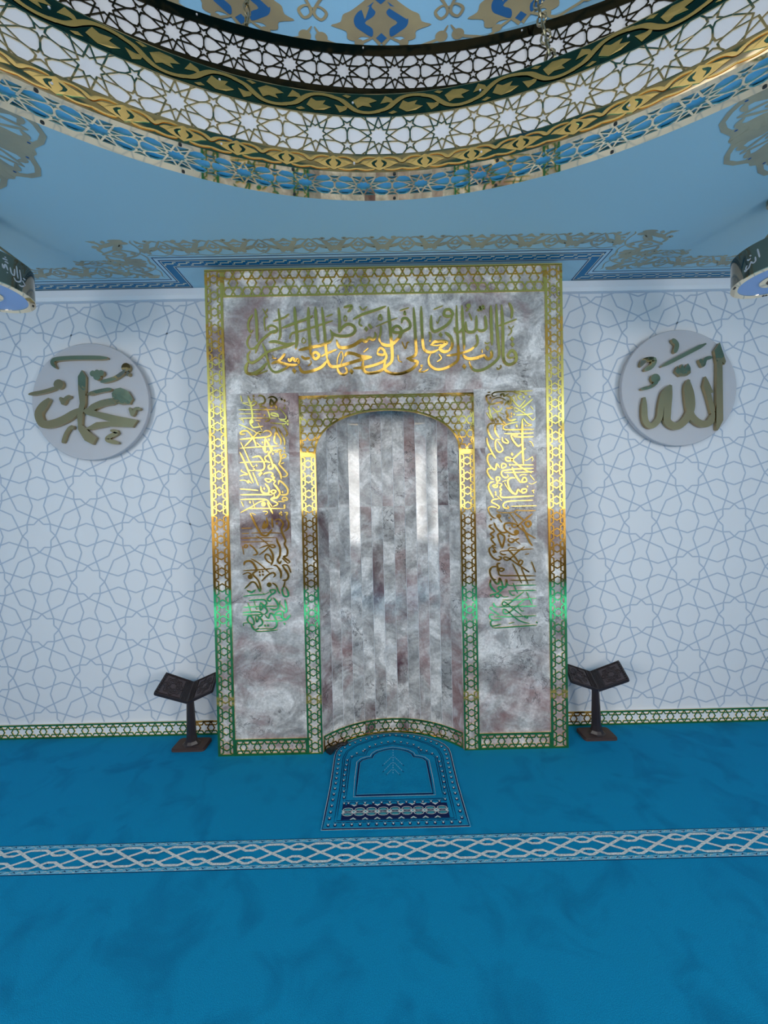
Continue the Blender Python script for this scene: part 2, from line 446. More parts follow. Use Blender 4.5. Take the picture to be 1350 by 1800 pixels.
LEFT = [((410, 685, 12.27), """22 165 130 195 265;16 195 290 330 288;16 200 290 330 340 400 370
40 320 130 350 240 385 330 410 480 420 600 390 685;@28 380 330 420 260 490 262 500 300 420 350
D 440 140 30;D 440 208 30
34 540 145 600 130 670 170 690 250 650 300 560 312;40 548 310 612 360 570 392;32 610 380 700 392 760 480 790 600 760 670 680 692
36 752 182 850 155 932 200 930 260 860 330 820 385;40 822 195 800 300 822 375;36 830 215 880 300 940 390 930 435
D 1050 212 32;D 1110 240 32;D 1110 400 34;14 1120 318 1125 362
22 118 437 500 437 870 437 1000 428;16 128 527 400 525 610 530;22 128 625 450 615 800 616 925 620
26 988 388 1060 470 1140 570 1130 640 1020 642 978 618
D 680 555 32;34 982 602 962 540 880 510 820 522 860 560 965 582
32 392 640 370 720 420 800 460 820 655 790;B 400 690 48
16 538 708 580 800 632 885;20 478 660 600 682;16 165 660 212 655 225 722
D 1180 680 34;D 1180 750 34
26 798 720 950 732 1130 740 1130 690 1005 668
36 1060 755 1130 850 1170 950 1125 1012
24 128 752 250 800 500 930 460 1015
36 272 960 165 960 185 905 285 890 350 930 430 1040 480 1150 502 1235
32 600 980 560 940 622 922 540 930 450 1020 350 1130 248 1232
34 648 932 700 892 790 900 822 970 720 1022 400 1050 148 1077
36 850 870 830 832 900 810 932 860 960 960 1030 1080 1028 1195;36 930 880 890 1060 900 1140 965 1182
34 968 820 1050 960 1110 1100 1110 1205
24 148 1266 500 1240 1005 1218;20 165 1128 270 1350
40 700 1040 690 1180 700 1325;40 708 1068 790 1220 832 1350;30 638 1238 705 1335
D 780 1085 30;D 635 1140 28;18 508 1140 600 1220 645 1240;D 1110 1260 30"""),
((410, 785, 12.27), """26 238 45 330 260 420 430 475 418
38 148 120 260 350 360 590 442 785
36 640 15 700 120 765 98;42 828 0 840 80 770 160 810 260 850 380 860 460 790 482 760 430 805 388
34 752 190 690 240 720 310 805 352
24 148 350 400 335 700 330 805 352
36 412 240 560 212 640 300 680 400 660 490 580 520 475 512
26 865 92 930 80 972 110 895 122;36 958 60 1040 80 1010 130 1030 260 1010 340 1000 390 1080 480 1170 590 1130 650 1065 652
@30 1050 250 1060 180 1130 170 1130 230;24 1035 372 1105 348
D 860 155 30;D 1105 105 32;D 510 410 30
42 878 375 950 480 1020 590 1042 705
22 318 498 400 520 472 500 430 465;24 205 500 180 530 320 600 230 610 148 642
28 428 555 490 700 548 842;D 575 605 46;D 610 570 40
34 648 602 720 570 820 560 862 610 830 640 892 670 860 710 912 750 868 805
@28 790 700 690 700 760 770 830 730
20 148 735 230 725 315 752;B 330 760 34;18 330 720 405 795
44 878 805 960 900 1012 1000 960 1090 900 1112 818 1132
40 980 825 1000 742 1080 790 1170 900 1180 1000 1130 1040 1025 1040
42 690 795 770 900 770 1000 690 1012 620 960 600 855
D 675 905 32;D 1070 980 32
26 148 915 300 925 548 946;28 158 1040 500 1035 855 1040;28 158 1145 400 1135 700 1140 790 1220 852 1305
@32 880 940 820 970 870 1012 930 970;30 880 1010 890 1080 820 1140 970 1230 868 1292
@32 1070 1150 1080 1100 1150 1100 1170 1150;22 968 1185 1115 1190;42 1110 1245 1112 1345
24 702 1158 560 1200 400 1300 160 1425;B 660 1240 52
36 738 1198 860 1450;18 178 1178 228 1295;14 428 1158 482 1345;D 370 1200 32
26 298 1335 1105 1335"""),
((410, 885, 12.27), """42 370 205 430 340 520 520 620 670 720 692 780 640 845 555
16 398 202 492 242
22 638 170 730 170 740 210 688 242;D 1040 190 30;D 1010 220 30;D 1050 250 30
B 690 480 52;36 690 375 640 530 742 480 720 295
36 840 315 852 525;38 898 360 1000 340 1080 440 1040 560 1080 680 1130 800 1110 880 1170 1000 1160 1120 1090 1150 1220 1250 1178 1292
36 1108 200 1170 200 1150 300 1200 420 1180 540 1098 602
D 945 430 30
20 178 535 425 530;16 188 650 355 640;20 388 640 700 630 1055 640;20 178 750 500 740 925 735;18 178 830 500 825 855 815
18 488 690 660 800 805 922
42 938 738 960 830 1010 950 1010 1120 960 1220 1010 1290 1042 1228
30 565 962 720 910 860 890 910 930 850 950 780 930 680 1020 558 1112
38 778 958 850 1080 860 1220 818 1335;30 822 1292 740 1240 690 1160 720 1090 800 1140 832 1235
30 348 880 450 960 520 1060 500 1100 428 1112;@26 260 890 310 900 290 950 240 940;12 200 908 232 1102
42 238 1332 260 1260 370 1240 460 1320 522 1465
24 388 1190 560 1290 760 1470 790 1500;24 218 1446 500 1430 872 1400
32 868 1330 950 1350 1020 1473 1040 1560;32 1058 1320 1110 1400 1180 1473;32 1068 1318 1180 1340 1240 1473;26 1058 1170 1182 1292"""),
((410, 995, 12.27), """34 490 0 510 90 430 170 540 300 590 440 602 545
24 208 180 320 140 405 182;B 370 230 52
34 618 322 740 200 860 140 910 190 868 242
D 575 125 30;D 640 115 30;D 580 190 30;D 645 185 30
40 950 0 1030 120 1028 265;40 1080 20 1190 180 1160 290 1065 302;24 1200 20 1252 145
34 248 492 340 400 400 342 480 360 540 460 582 555
B 780 400 52;32 848 358 930 420 970 520 1012 595
36 1122 305 1100 420 1060 520 1100 640 1190 640 1180 540 1128 435
38 298 518 400 560 485 508
24 218 650 440 620 685 610;16 638 580 700 600 775 558
34 830 590 800 520 900 510 900 570 800 630 740 720 800 750 832 688
38 868 678 950 780 980 890 900 940 795 910
32 338 740 600 720 700 740 720 810 660 860 600 950 580 860 590 778;38 588 778 690 880 740 970 688 1032
26 212 890 500 870 955 860;20 318 788 392 1012;16 448 738 500 920 545 908
32 208 1000 550 985 630 1060 560 1120 520 1200 490 1120 500 1058;36 518 1058 620 1160 630 1250 538 1302
24 212 1050 450 1050 705 1030
34 688 1048 760 1120 800 1020 860 1040 940 1190 930 1300 850 1350 735 1350
24 1022 738 1010 820 1122 942;38 1118 718 1150 900 1150 970 1095 1012
@32 1060 980 960 980 900 1050 1000 1050 1060 1110
42 1058 1098 1140 1150 1232 1048;24 668 1175 950 1180 1135 1160
@34 350 1060 310 1140 350 1220 440 1260 450 1180 400 1090;36 388 1268 470 1370 565 1328;22 468 1368 520 1405 700 1400 965 1375
D 690 1280 30;D 755 1275 30;D 1110 1240 32
18 332 1220 230 1230 230 1292;20 578 1350 742 1340""")]
RIGHT = [((845, 675, 12.27), """26 1112 150 750 165 450 170 300 185 240 230 270 270 352 250;28 742 138 720 180 870 220 800 260 810 310 882 352
22 148 185 205 180
32 212 240 130 250 120 310 160 400 220 440 400 400 482 368;D 205 305 34
22 228 402 260 340 360 300 450 310 542 360;32 440 282 430 230 490 220 500 270 602 208
20 458 370 450 432 485 388;40 558 260 640 300 640 420 590 430 590 370 540 420 518 465
32 648 280 700 370 790 470 850 480 962 348;24 658 282 715 258;16 708 228 778 378
D 920 290 36;D 1050 280 32;@18 970 200 950 230 990 230;10 855 140 952 212
34 858 542 960 460 1112 328;16 1068 478 1132 562;D 935 560 32
D 375 497 28;28 238 508 320 580 400 590 462 508;36 190 458 170 520 200 580 190 620 230 720 302 835
24 118 615 252 822;20 238 652 320 610 370 660 370 742;D 320 760 34;D 365 805 34
38 398 698 460 790 542 872;14 408 618 502 662
34 538 520 600 530 682 510 628 478;40 560 558 550 620 590 690 560 720 620 790 700 780 762 758
D 655 640 30;D 655 705 30;D 712 660 30
22 718 582 720 520 800 550 1000 680 1110 780 1172 728;18 718 578 770 600 842 558
26 748 675 1000 660 1122 640
44 890 755 890 900 890 1100 895 1350 915 1750
24 908 738 1000 850 1092 890 988 912;D 960 900 26;D 770 910 40
36 312 850 200 860 150 920 160 1040 230 1170 282 1202;36 502 880 400 860 320 880 300 960 320 1060 392 1162
30 802 820 650 850 520 890 480 940 520 985 700 990 1142 980
26 498 1075 800 1075 1132 1060;26 698 1140 900 1150 1132 1140
36 638 1108 700 1230 800 1340 880 1290;20 638 1110 802 1110
30 458 1148 470 1240 560 1280 590 1250 518 1178
30 412 1200 330 1210 310 1300 330 1420 400 1475 470 1420 430 1330 358 1240
36 128 1160 150 1300 250 1500 320 1612
16 1038 1238 1090 1260 1132 1352"""),
((845, 775, 12.27), """34 965 158 860 240 680 400 600 440 540 420 530 370 600 360 680 420 820 540 980 640 1092 692
D 670 290 42
36 242 280 160 300 140 400 170 500 230 580 310 620 340 500 402 582;@30 450 500 520 500 540 550 450 590
D 620 520 32;26 638 520 1132 520
32 1132 595 800 605 560 630 460 650 440 720 500 790 590 770 558 728;24 498 685 800 680 1132 665
36 232 590 150 610 140 680 200 790 272 842
@32 330 790 400 790 400 850 340 860;36 350 850 340 940 260 960 290 1000 350 990 340 938
36 282 880 190 910 160 1000 200 1100 272 1235
D 315 1110 30;D 320 1160 30
40 668 565 740 740 855 905;@34 880 890 980 870 960 800 910 800
38 742 800 640 800 580 860 600 990 660 1090 720 1140 760 1140 800 1050 852 1112;@34 880 1050 970 1040 970 1100 890 1120
34 378 910 450 940 410 1000 440 1050 410 1080 430 1130 420 1190 500 1220 800 1205 1142 1185
18 498 900 600 1060 692 1152;16 458 880 552 850
22 828 762 880 730 992 735;18 1048 728 1152 852;12 1018 910 1100 930 1202 880
16 938 410 990 420 1112 338;16 1100 345 1120 400 1095 440
28 382 1250 260 1270 230 1320 330 1370 400 1430 338 1476
30 802 1290 560 1310 480 1370 500 1440 600 1450 565 1400;22 798 1290 1122 1280;18 638 1410 1202 1400
16 348 1190 452 1292;D 1000 985 26;14 1088 1080 1152 1058;14 1120 1080 1140 1130"""),
((845, 885, 12.27), """30 342 90 230 70 160 100 190 220 260 300 332 322;B 385 270 50;24 380 300 452 412
18 338 150 380 190 600 200 722 180;22 718 200 760 150 900 155 1182 155
30 718 200 850 300 930 360 1010 300 1112 218;28 932 358 820 460 740 510 680 500 680 440 760 450 830 520 1000 650 1182 757
20 618 208 792 442
36 868 448 930 560 980 680 1050 830 1112 912
@40 960 420 1040 380 1075 450 1010 505
36 278 408 330 520 420 610 510 630 562 598;36 722 430 580 420 510 450 510 540 590 620 680 670 772 680;B 765 620 56
34 252 458 180 490 290 590 210 660 292 732;36 288 728 220 770 322 902;24 318 898 240 910 332 962
38 592 620 450 630 380 660 370 720 460 965;38 462 962 510 760 490 690 418 658
D 625 540 30;D 605 700 34;D 600 895 32;D 610 310 28;D 220 340 30
36 602 748 590 800 660 840 740 790 822 748;20 618 758 700 770 852 882
36 232 928 180 980 200 1080 270 1170 380 1220 440 1170 378 1138;@24 260 1020 310 1040 280 1060;24 248 928 342 1062
24 418 1060 430 1030 600 1015 1132 975;30 418 1058 460 1100 545 1100
22 578 1000 640 950 782 970;36 588 998 690 1100 802 1252;28 942 928 780 1050 620 1200 540 1220 490 1180 520 1150 620 1190 820 1330 1042 1472
@28 850 1220 900 1250 860 1320 810 1290
28 678 1288 770 1473 880 1725;24 1088 1248 1180 1485;28 868 1388 1020 1740
36 422 1288 360 1300 360 1400 372 1475;30 352 1360 240 1370 190 1473;28 378 1388 500 1410 438 1472
16 948 1100 1042 1080"""),
((845, 995, 12.27), """40 242 20 190 80 210 200 260 280 330 370 380 370 400 260 450 350 480 440 540 430 540 275
28 370 0 380 140 430 200 700 205 1000 207 1182 210;@26 400 60 450 40 500 80 420 110
42 212 288 200 400 260 500 332 562;24 238 270 332 290
18 858 20 1040 130 958 78
24 628 300 850 305 1172 295;24 568 288 600 410 900 410 1192 405;24 588 530 900 525 1192 520
24 688 358 792 592;22 608 538 660 620 742 620
@34 480 470 400 440 370 480 420 510;26 482 478 360 580 210 620 222 662;@28 300 640 340 590 410 630 360 680
18 418 588 480 660 602 655;30 552 442 540 298
26 932 548 750 690 600 810 500 850 460 820 480 770 530 780 700 920 902 1072
22 468 730 750 725 1202 690;20 978 548 1112 832
26 328 880 700 870 1202 855;34 268 788 290 850 332 882
28 942 718 780 860 600 1000 500 1020 480 940 540 940 750 1120 900 1200 1052 1232
24 262 878 200 910 402 1052;24 288 1085 700 1090 1202 1065
28 282 1050 200 1040 190 1110 260 1160 452 1145;28 262 1165 210 1200 240 1290 432 1250;26 238 1290 300 1330 700 1305 1212 1270
22 808 878 870 960 932 960;@24 930 1080 1000 1080 1000 1120;18 598 1240 722 1210;D 1205 1210 26""")]
MED_L = """26 375 328 352 300 362 275 430 264 560 260 715 262
P 520 385 545 342 572 385 568 560 548 650 546 700 600 752 642 785 618 832 565 805 522 735 515 640 532 560 522 470
50 332 530 262 620 285 692 350 695 440 660 532 598
42 775 545 680 560 588 602
P 552 612 575 590 640 612 760 640 912 670 880 716 760 690 650 655 575 635
P 568 728 640 685 720 680 800 690 885 705 880 718 720 712 600 735
P 742 495 765 465 800 458 850 480 880 530 860 565 800 568 750 548"""
MED_LM = ["B 392 435 32;22 385 455 300 482 195 502", "22 403 520 425 570;22 425 565 440 528 472 512", "24 582 502 660 480 742 466",
          "B 618 365 20;B 645 385 24;B 672 362 20;B 645 355 16", "B 835 325 30;24 832 345 760 395 668 420;B 850 368 14",
          "22 860 588 880 645;22 880 640 895 600 932 596", "20 472 710 440 760 418 822;B 480 718 14", "28 733 738 775 752 718 785 720 805 788 822"]
MED_R = """P 985 265 1030 405 1020 428 1004 408 1010 840 970 915 958 908 962 420 945 325
P 880 515 862 585 895 690 920 790 930 800 950 770 945 740 920 640 938 635 905 560
50 940 780 915 850 860 868 800 835 765 770 745 600 758 540
54 752 545 775 690 768 770 725 845 660 885 600 850 598 780 605 690 622 580
44 622 580 575 640 552 730 535 830 475 882 432 830 428 670"""
MED_RM = ["32 632 240 668 280 652 342", "28 556 442 884 273", "36 400 442 430 398 500 392 480 440 428 470", "B 510 530 34;24 528 550 480 590 402 610",
          "P 655 480 672 440 690 460 705 425 725 455 750 420 768 450 770 490 745 510 690 515", "26 838 388 866 445;26 866 440 880 388 928 374"]
M_film = marble('mauve_grey_marble_gloss', .07, .7)
M_pring = mat('pendant_smoked_mirror', (.30, .26, .19), .05, 1.)
# ------------------------------------------------------------------ room
YW = .2473; ZC = 3.0546; XR = 3.6; YB = -5.0; HW = 1.1012; HM = 3.0208
DC = (0.0, -2.95); RD = 1.835               # dome centre and drum radius
flat_z = lambda z: (lambda a, b, t: (a, b, z + t))
on_wall = lambda y: (lambda a, b, t: (a, y - t, b))

def clipseg(p, q, x0, x1, z0, z1):
    d = (q[0] - p[0], q[1] - p[1]); t0, t1 = 0., 1.
    for a, b in ((-d[0], p[0] - x0), (d[0], x1 - p[0]), (-d[1], p[1] - z0), (d[1], z1 - p[1])):
        if abs(a) < 1e-12:
            if b < 0: return None
        else:
            r = b / a
            if a < 0: t0 = max(t0, r)
            else: t1 = min(t1, r)
    if t0 >= t1: return None
    return [(p[0] + d[0] * t, p[1] + d[1] * t) for t in (t0, t1)]
# front wall with its printed rosette paper
wf = MB()
wf.box(-XR, XR, YW, YW + .12, 0, ZC + .1)
S = .3245
segs = []
tip = [(.345 * cos(k * PI / 4), .345 * sin(k * PI / 4)) for k in range(8)]; nt_ = [(.263 * cos(PI / 8 + k * PI / 4), .263 * sin(PI / 8 + k * PI / 4)) for k in range(8)]
for k in range(8): segs += [(tip[k], nt_[k]), (nt_[k], tip[(k + 1) % 8])]
for g in range(4):
    for sx in (1, -1):
        def T(p):
            a, b = p[0], p[1] * sx
            return [(a, b), (-b, a), (-a, -b), (b, -a)][g]
        for ch in ([(.25, .245), (.633, .118), (1.0, .245)], [(.345, 0), (.55, .45), (1, .655)]):
            if ch[0][1] == 0 and False: continue
            segs += [(T(ch[i]), T(ch[i + 1])) for i in range(2)]
seen = set(); sg2 = []
for a, b in segs:
    k = tuple(sorted([(round(a[0], 3), round(a[1], 3)), (round(b[0], 3), round(b[1], 3))]))
    if k not in seen: seen.add(k); sg2.append((a, b))
segs = sg2; done = set()
for (cx, cz, x0, x1) in ((-1.742, 1.393, -XR, -HW - .005), (1.737, 1.397, HW + .005, XR)):
    for i in range(-12, 13):
        for j in range(-8, 9):
            if (i + j) % 2: continue
            for a, b in segs:
                kk = (cx,) + tuple(sorted([(round(i + a[0], 2), round(j + a[1], 2)), (round(i + b[0], 2), round(j + b[1], 2))]))
                if kk in done: continue
                done.add(kk)
                c_ = clipseg((cx + (i + a[0]) * S, cz + (j + a[1]) * S), (cx + (i + b[0]) * S, cz + (j + b[1]) * S), x0, x1, .10, 2.967)
                if c_: stroke(wf, c_, .0092, on_wall(YW), 0, .0006, 1, taper=1, sm=0, side=False)
    wf.mesh([(x0, YW - .0007, 2.963), (x1, YW - .0007, 2.963), (x1, YW - .0007, 2.973), (x0, YW - .0007, 2.973)], [(0, 1, 2, 3)], 1)
struct(wf.build('wall_front', [M_wall, M_line]), 'white wall papered with pale blue rosette outlines')
for i, (x0, x1) in enumerate(((-XR, -HW), (HW, XR))):
    b = MB(); prof = [(YW, 2.973), (YW - .012, 2.975), (YW - .016, 3.0), (YW - .014, 3.045), (YW, 3.0546)]
    for k in range(len(prof) - 1):
        (a0, b0), (a1, b1) = prof[k], prof[k + 1]
        b.add([(x0, a0, b0), (x1, a0, b0), (x1, a1, b1), (x0, a1, b1)])
    struct(b.build('trim_%d' % (i + 1), M_cove), 'plain white strip at the top of the papered wall')

# floor: fitted carpet with woven border band
fl = MB(); fl.box(-XR, XR, YB, YW + .1, -.06, 0)
f3 = flat_z(0)
Y0, Y1 = -.622, -.771
P_ = .2165; k_ = .147 / 352
def strip(y0, y1, z, mat): fl.mesh([(-XR, y0, z), (XR, y0, z), (XR, y1, z), (-XR, y1, z)], [(0, 1, 2, 3)], mat)
for a, b in ((Y0, Y0 - .003), (Y1 + .003, Y1)): strip(b, a, .0008, 1)
for yc in (Y0 - .011, Y1 + .012):
    strip(yc - .0085, yc + .0085, .0008, 2)
    x = -2.6; q = 0
    while x < 2.6:
        g = 1 if q % 2 else -1
        stroke(fl, [(x, yc - .003 * g), (x + .009, yc + .003 * g), (x + .018, yc - .003 * g)], .0045, f3, 0, .0016, 1, sm=0, side=False)
        stroke(fl, [(x + .024, yc - .005), (x + .034, yc + .004), (x + .044, yc + .001)], .0035, f3, 0, .0016, 3, sm=0, side=False)
        stroke(fl, [(x + .026, yc + .006), (x + .046, yc + .006)], .003, f3, 0, .0016, 4, sm=0, side=False)
        stroke(fl, [(x - .006, yc - .006), (x + .006, yc - .007)], .003, f3, 0, .0016, 3, sm=0, side=False)
        x += .0545; q += 1
ky = k_; kx = P_ / 575; yc = (Y0 + Y1) / 2
for i in range(-14, 15):
    x0 = -.134 + i * P_
    for g in (1, -1):
        pA = [(0, 0), (270, 108), (325, 108), (575, 0)]; pB = [(-85, 108), (95, 108), (245, 42), (335, 42), (490, 108)]
        for q, p in enumerate((pA, pB)):
            pts = [(x0 + a * kx, yc + g * b * ky) for a, b in p]
            stroke(fl, pts, .0112, f3, 0, .0012 + .0002 * q, 3, taper=1, sm=0, side=False)
        for a, b in ((-150, 55), (0, 62)): fl.prism([(x0 + (a + d) * kx + .1, yc + g * (b + e) * ky) for d, e in ((-8, 0), (0, -6), (8, 0), (0, 6))], f3, 0, .0011, 1, back=False)
struct(fl.build('floor', [M_carpet, M_cnavy, M_clight, M_cwhite, M_cteal]), 'bright blue fitted carpet with a woven white knot band')

# prayer rug
rg = MB()
def rz(x, y): return pz(560 + x / 5, 1270 + y / 5)
def sym(pts):                          # left half traced, mirrored about x = -.006
    l = [rz(*p) for p in pts]; cx = -.008
    l = [(min(a, cx), b) for a, b in l]
    l = [(a * k, -.3995 + (b + .3995) * k) for a, b in l for k in (min(1, .597 / math.hypot(a, b + .3995)) if b > 0 else 1,)]
    return l + [(2 * cx - a, b) for a, b in reversed(l) if a < cx - .001]
outer = sym([(20, 960), (60, 770), (100, 570), (140, 300), (155, 258), (190, 220), (235, 193), (330, 152), (450, 113), (570, 91), (655, 84)])
sec = sym([(135, 890), (160, 740), (187, 580), (215, 320), (245, 258), (330, 203), (450, 160), (560, 130), (655, 111)])
third = sym([(215, 712), (235, 570), (250, 450), (265, 330), (300, 299), (360, 285), (403, 283), (412, 255), (450, 230), (520, 213), (600, 198), (655, 184)])
inn = sym([(325, 650), (342, 500), (358, 360), (385, 337), (430, 323), (470, 316), (483, 290), (520, 266), (590, 247), (655, 238)])
r3 = flat_z(0)
base = [(a * (1.012 if b < 0 else 1), b) for a, b in outer]
rg.prism(base, r3, .0005, .004, 0)
def ol(p, w, z, m_, off=0.):
    q = inset(p, off) if off else p
    stroke(rg, q, w, r3, 0, z, m_, closed=True, taper=1, sm=0, side=False)
ol(outer, .0085, .0050, 1, .006); ol(outer, .0022, .0064, 3, .0005); ol(outer, .0018, .0064, 2, .010)
ol(sec, .0036, .0050, 1); ol(sec, .0036, .0050, 1, .011)
ol(third, .0034, .0050, 1); ol(third, .0034, .0050, 1, .012)
ol(inn, .0095, .0050, 1); ol(inn, .0022, .0064, 3, -.006); ol(inn, .0016, .0064, 2, .006)
def along(p, step):
    acc = 0; out = []; n = len(p)
    for i in range(n):
        a, b = Vector(p[i]), Vector(p[(i + 1) % n]); l = (b - a).length
        while acc <= l: out.append(tuple(a + (b - a) * (acc / l))); acc += step
        acc -= l
    return out
def flower(x, y, s=1.):
    rg.prism([(x + .0085 * s * cos(j * PI / 4), y - .002 + .0075 * s * sin(j * PI / 4)) for j in range(8)], r3, 0, .0051, 1, back=False)
    rg.prism([(x + .0042 * s * cos(j * PI / 3), y + .001 + .0042 * s * sin(j * PI / 3)) for j in range(6)], r3, 0, .0066, 3, back=False)
    for g in (1, -1): stroke(rg, [(x, y + .004 * s), (x + .006 * g * s, y + .011 * s), (x + .011 * g * s, y + .011 * s)], .0026 * s, r3, 0, .0064, 2, sm=0, side=False)
for x, y in along(inset(outer, .030), .0405): flower(x, y)
for x, y in along(inset(inn, -.030), .043): flower(x, y, .95)
pn = [rz(*p) for p in ((205, 735), (1110, 715), (1128, 835), (205, 865))]
xa = (pn[0][0] + pn[3][0]) / 2; xb = -.016 - xa; ya = pn[3][1]; yb = pn[0][1]
rg.prism([(xa, ya), (xb, ya), (xb, yb), (xa, yb)], r3, 0, .0050, 1, back=False)
cw = (xb - xa) / 9
for i in range(10):
    for j in range(3):
        x = xa + i * cw; y = ya + (yb - ya) * (j / 2)
        s_ = .010
        if 0 < i < 9 or j == 1: rg.prism([(min(max(x + a * cw * .26, xa), xb), min(max(y + b * .012, ya), yb)) for a, b in ((1, 0), (0, 1), (-1, 0), (0, -1))], r3, 0, .0064, 3, back=False)
        if 0 < i < 9 or j == 1: rg.prism([(min(max(x + a * cw * .1, xa), xb), min(max(y + b * .005, ya), yb)) for a, b in ((1, 0), (0, 1), (-1, 0), (0, -1))], r3, 0, .0072, 4, back=False)
    if i < 9:
        x = xa + (i + .5) * cw
        for g in (1, -1):
            y = (ya + yb) / 2 + g * .015
            stroke(rg, [(x + .024 * cos(t * PI / 8), y + .0105 * sin(t * PI / 8)) for t in range(16)], .0030, r3, 0, .0064, 3, closed=True, taper=1, sm=0, side=False)
            rg.prism([(x + .018 * cos(t * PI / 5), y + .006 * sin(t * PI / 5)) for t in range(10)], r3, 0, .0058, 4, back=False)
for yy in range(250, 470, 22):
    x, y = rz(655, yy); rg.prism([(x + a * .0032, y + b * .0050) for a, b in ((1, 0), (0, 1), (-1, 0), (0, -1))], r3, 0, .0058, 2, back=False)
for (t0_, b0_, w_) in ((310, 380, 85), (362, 435, 82), (420, 465, 55)):
    for g in (1, -1):
        for k in range(6):
            a = k / 5; p = rz(655 + g * (12 + (w_ - 12) * a), t0_ + (b0_ - t0_) * a); q = rz(655 + g * (12 + (w_ - 12) * (a + .14)), t0_ + (b0_ - t0_) * (a + .14))
            stroke(rg, [p, q], .0042, r3, 0, .0058, 2 if k < 5 else 1, taper=1, sm=0, side=False)
tag(rg.build('prayer_rug', [M_rug, M_cnavy, M_clight, M_cwhite, M_cteal]), 'blue arched prayer rug with navy and white outlines lying before the marble niche', 'rug')

# ceiling slab with round opening, painted border and ornament
ce = MB(); NS = 96
cx, cy = DC
def rim(a):
    d = (cos(a), sin(a)); t = 1e9
    for lim, o, dd in ((XR, cx, d[0]), (-XR, cx, d[0]), (YW + .1, cy, d[1]), (YB - .1, cy, d[1])):
        if abs(dd) > 1e-9:
            q = (lim - o) / dd
            if q > 0: t = min(t, q)
    return (cx + d[0] * t, cy + d[1] * t)
angs = sorted([2 * PI * i / NS for i in range(NS)] + [math.atan2(y - cy, x - cx) % (2 * PI) for x in (XR, -XR) for y in (YW + .1, YB - .1)])
for i in range(len(angs)):
    a, b = angs[i], angs[(i + 1) % len(angs)]
    p = [(cx + RD * cos(a), cy + RD * sin(a)), rim(a), rim(b), (cx + RD * cos(b), cy + RD * sin(b))]
    for z in (ZC, ZC + .12): ce.add([(q[0], q[1], z) for q in (p if z == ZC else p[::-1])], 0)
c3 = lambda a, b, t: (a, b, ZC - t)
PATH = [(-XR, .146), (-1.381, .146), (-1.381, -.074), (1.372, -.074), (1.372, .146), (XR, .146)]
def offp(d):                            # offset towards the wall (positive = towards wall / mihrab)
    return [(-XR, .146 + d), (-1.381 + d, .146 + d), (-1.381 + d, -.074 + d), (1.372 - d, -.074 + d), (1.372 - d, .146 + d), (XR, .146 + d)]
def bandp(d0, d1, t, m_):
    a, b = offp(d0), offp(d1)
    for i in range(5): ce.add([c3(*a[i], t), c3(*a[i + 1], t), c3(*b[i + 1], t), c3(*b[i], t)], m_)
bandp(-.003, .1012, .0004, 5); bandp(-.003, .0035, .0008, 3); bandp(.022, .096, .0008, 2)
bandp(.022, .0265, .0011, 3); bandp(.0915, .096, .0011, 3)
bandp(.030, .0345, .0012, 4); bandp(.0835, .088, .0012, 4)
def key(p0, d, nrm, L_):               # stepped key line along the blue band
    n = int(L_ / .165); st = L_ / max(n, 1)
    for i in range(n):
        o = (p0[0] + d[0] * st * i, p0[1] + d[1] * st * i)
        for s0 in (0., .5):
            pts = [(st * (s0 + .0), .072), (st * (s0 + .09), .072), (st * (s0 + .09), .058), (st * (s0 + .40), .058), (st * (s0 + .40), .046), (st * (s0 + .52), .046)]
            pts = [(a, b) for a, b in pts]
            stroke(ce, [(o[0] + d[0] * a + nrm[0] * b, o[1] + d[1] * a + nrm[1] * b) for a, b in pts], .0085, c3, 0, .0014, 4, taper=1, sm=0, side=False)
key((-XR, .146), (1, 0), (0, 1), XR - 1.31); key((-1.36, .12), (0, -1), (1, 0), .14); key((-1.35, -.074), (1, 0), (0, 1), 2.70); key((1.35, -.03), (0, 1), (-1, 0), .14); key((1.31, .146), (1, 0), (0, 1), XR - 1.31)
# arabesque, one repeat in unit s 0..1, t 0..1 (t grows away from the wall)
def arab(mb, m3, mm=1, bud=None, fine=1.55):
    S_ = lambda pts, w, **k: stroke(mb, pts, w * fine, m3, 0, 0, mm, side=False, sm=4, **k)
    for g in (1, -1):
        f = lambda pts: [(.5 + g * a, b) for a, b in pts]
        S_(f([(0, .95), (.10, .72), (.16, .55), (.10, .30), (0, .12)]), .035)
        S_(f([(0, .72), (.07, .58), (0, .42)]), .035); S_(f([(0, .42), (.10, .50), (.16, .55)]), .03)
        S_(f([(.16, .55), (.24, .42), (.34, .36), (.30, .48), (.16, .60)]), .05)
        S_(f([(0, .12), (.14, .04), (.30, .06), (.42, .10), (.5, .06)]), .022)
        S_(f([(.06, .88), (.18, .92), (.28, .80), (.40, .80), (.5, .92)]), .045)
        S_(f([(.28, .82), (.36, .60), (.42, .40), (.40, .16)]), .075)
        S_(f([(.42, .70), (.5, .62)]), .05); S_(f([(.40, .20), (.46, .40), (.5, .52)]), .05)
        mb.prism([(.5 + g * (.5 + .05 * cos(j * PI / 4)), .38 + .17 * sin(j * PI / 4)) for j in range(8)], m3, 0, 0, mm, back=False)
        mb.prism([(.5 + g * (.28 + .055 * cos(j * PI / 4)), .93 + .07 * sin(j * PI / 4)) for j in range(8)], m3, 0, 0, mm, back=False)
        mb.prism([(.5 + g * (.28 + .02 * cos(j * PI / 4)), .93 + .018 * sin(j * PI / 4)) for j in range(8)], (lambda a, b, t: m3(a, b, .0004)), 0, 0, bud or mm, back=False)
        mb.prism([(.5 + g * a, b) for a, b in ((.43, .90), (.5, 1.0), (.5, .80), (.46, .82))], m3, 0, 0, mm, back=False)
    mb.prism([(.44, .26), (.5, .2), (.56, .26), (.5, .34)], m3, 0, 0, mm, back=False)
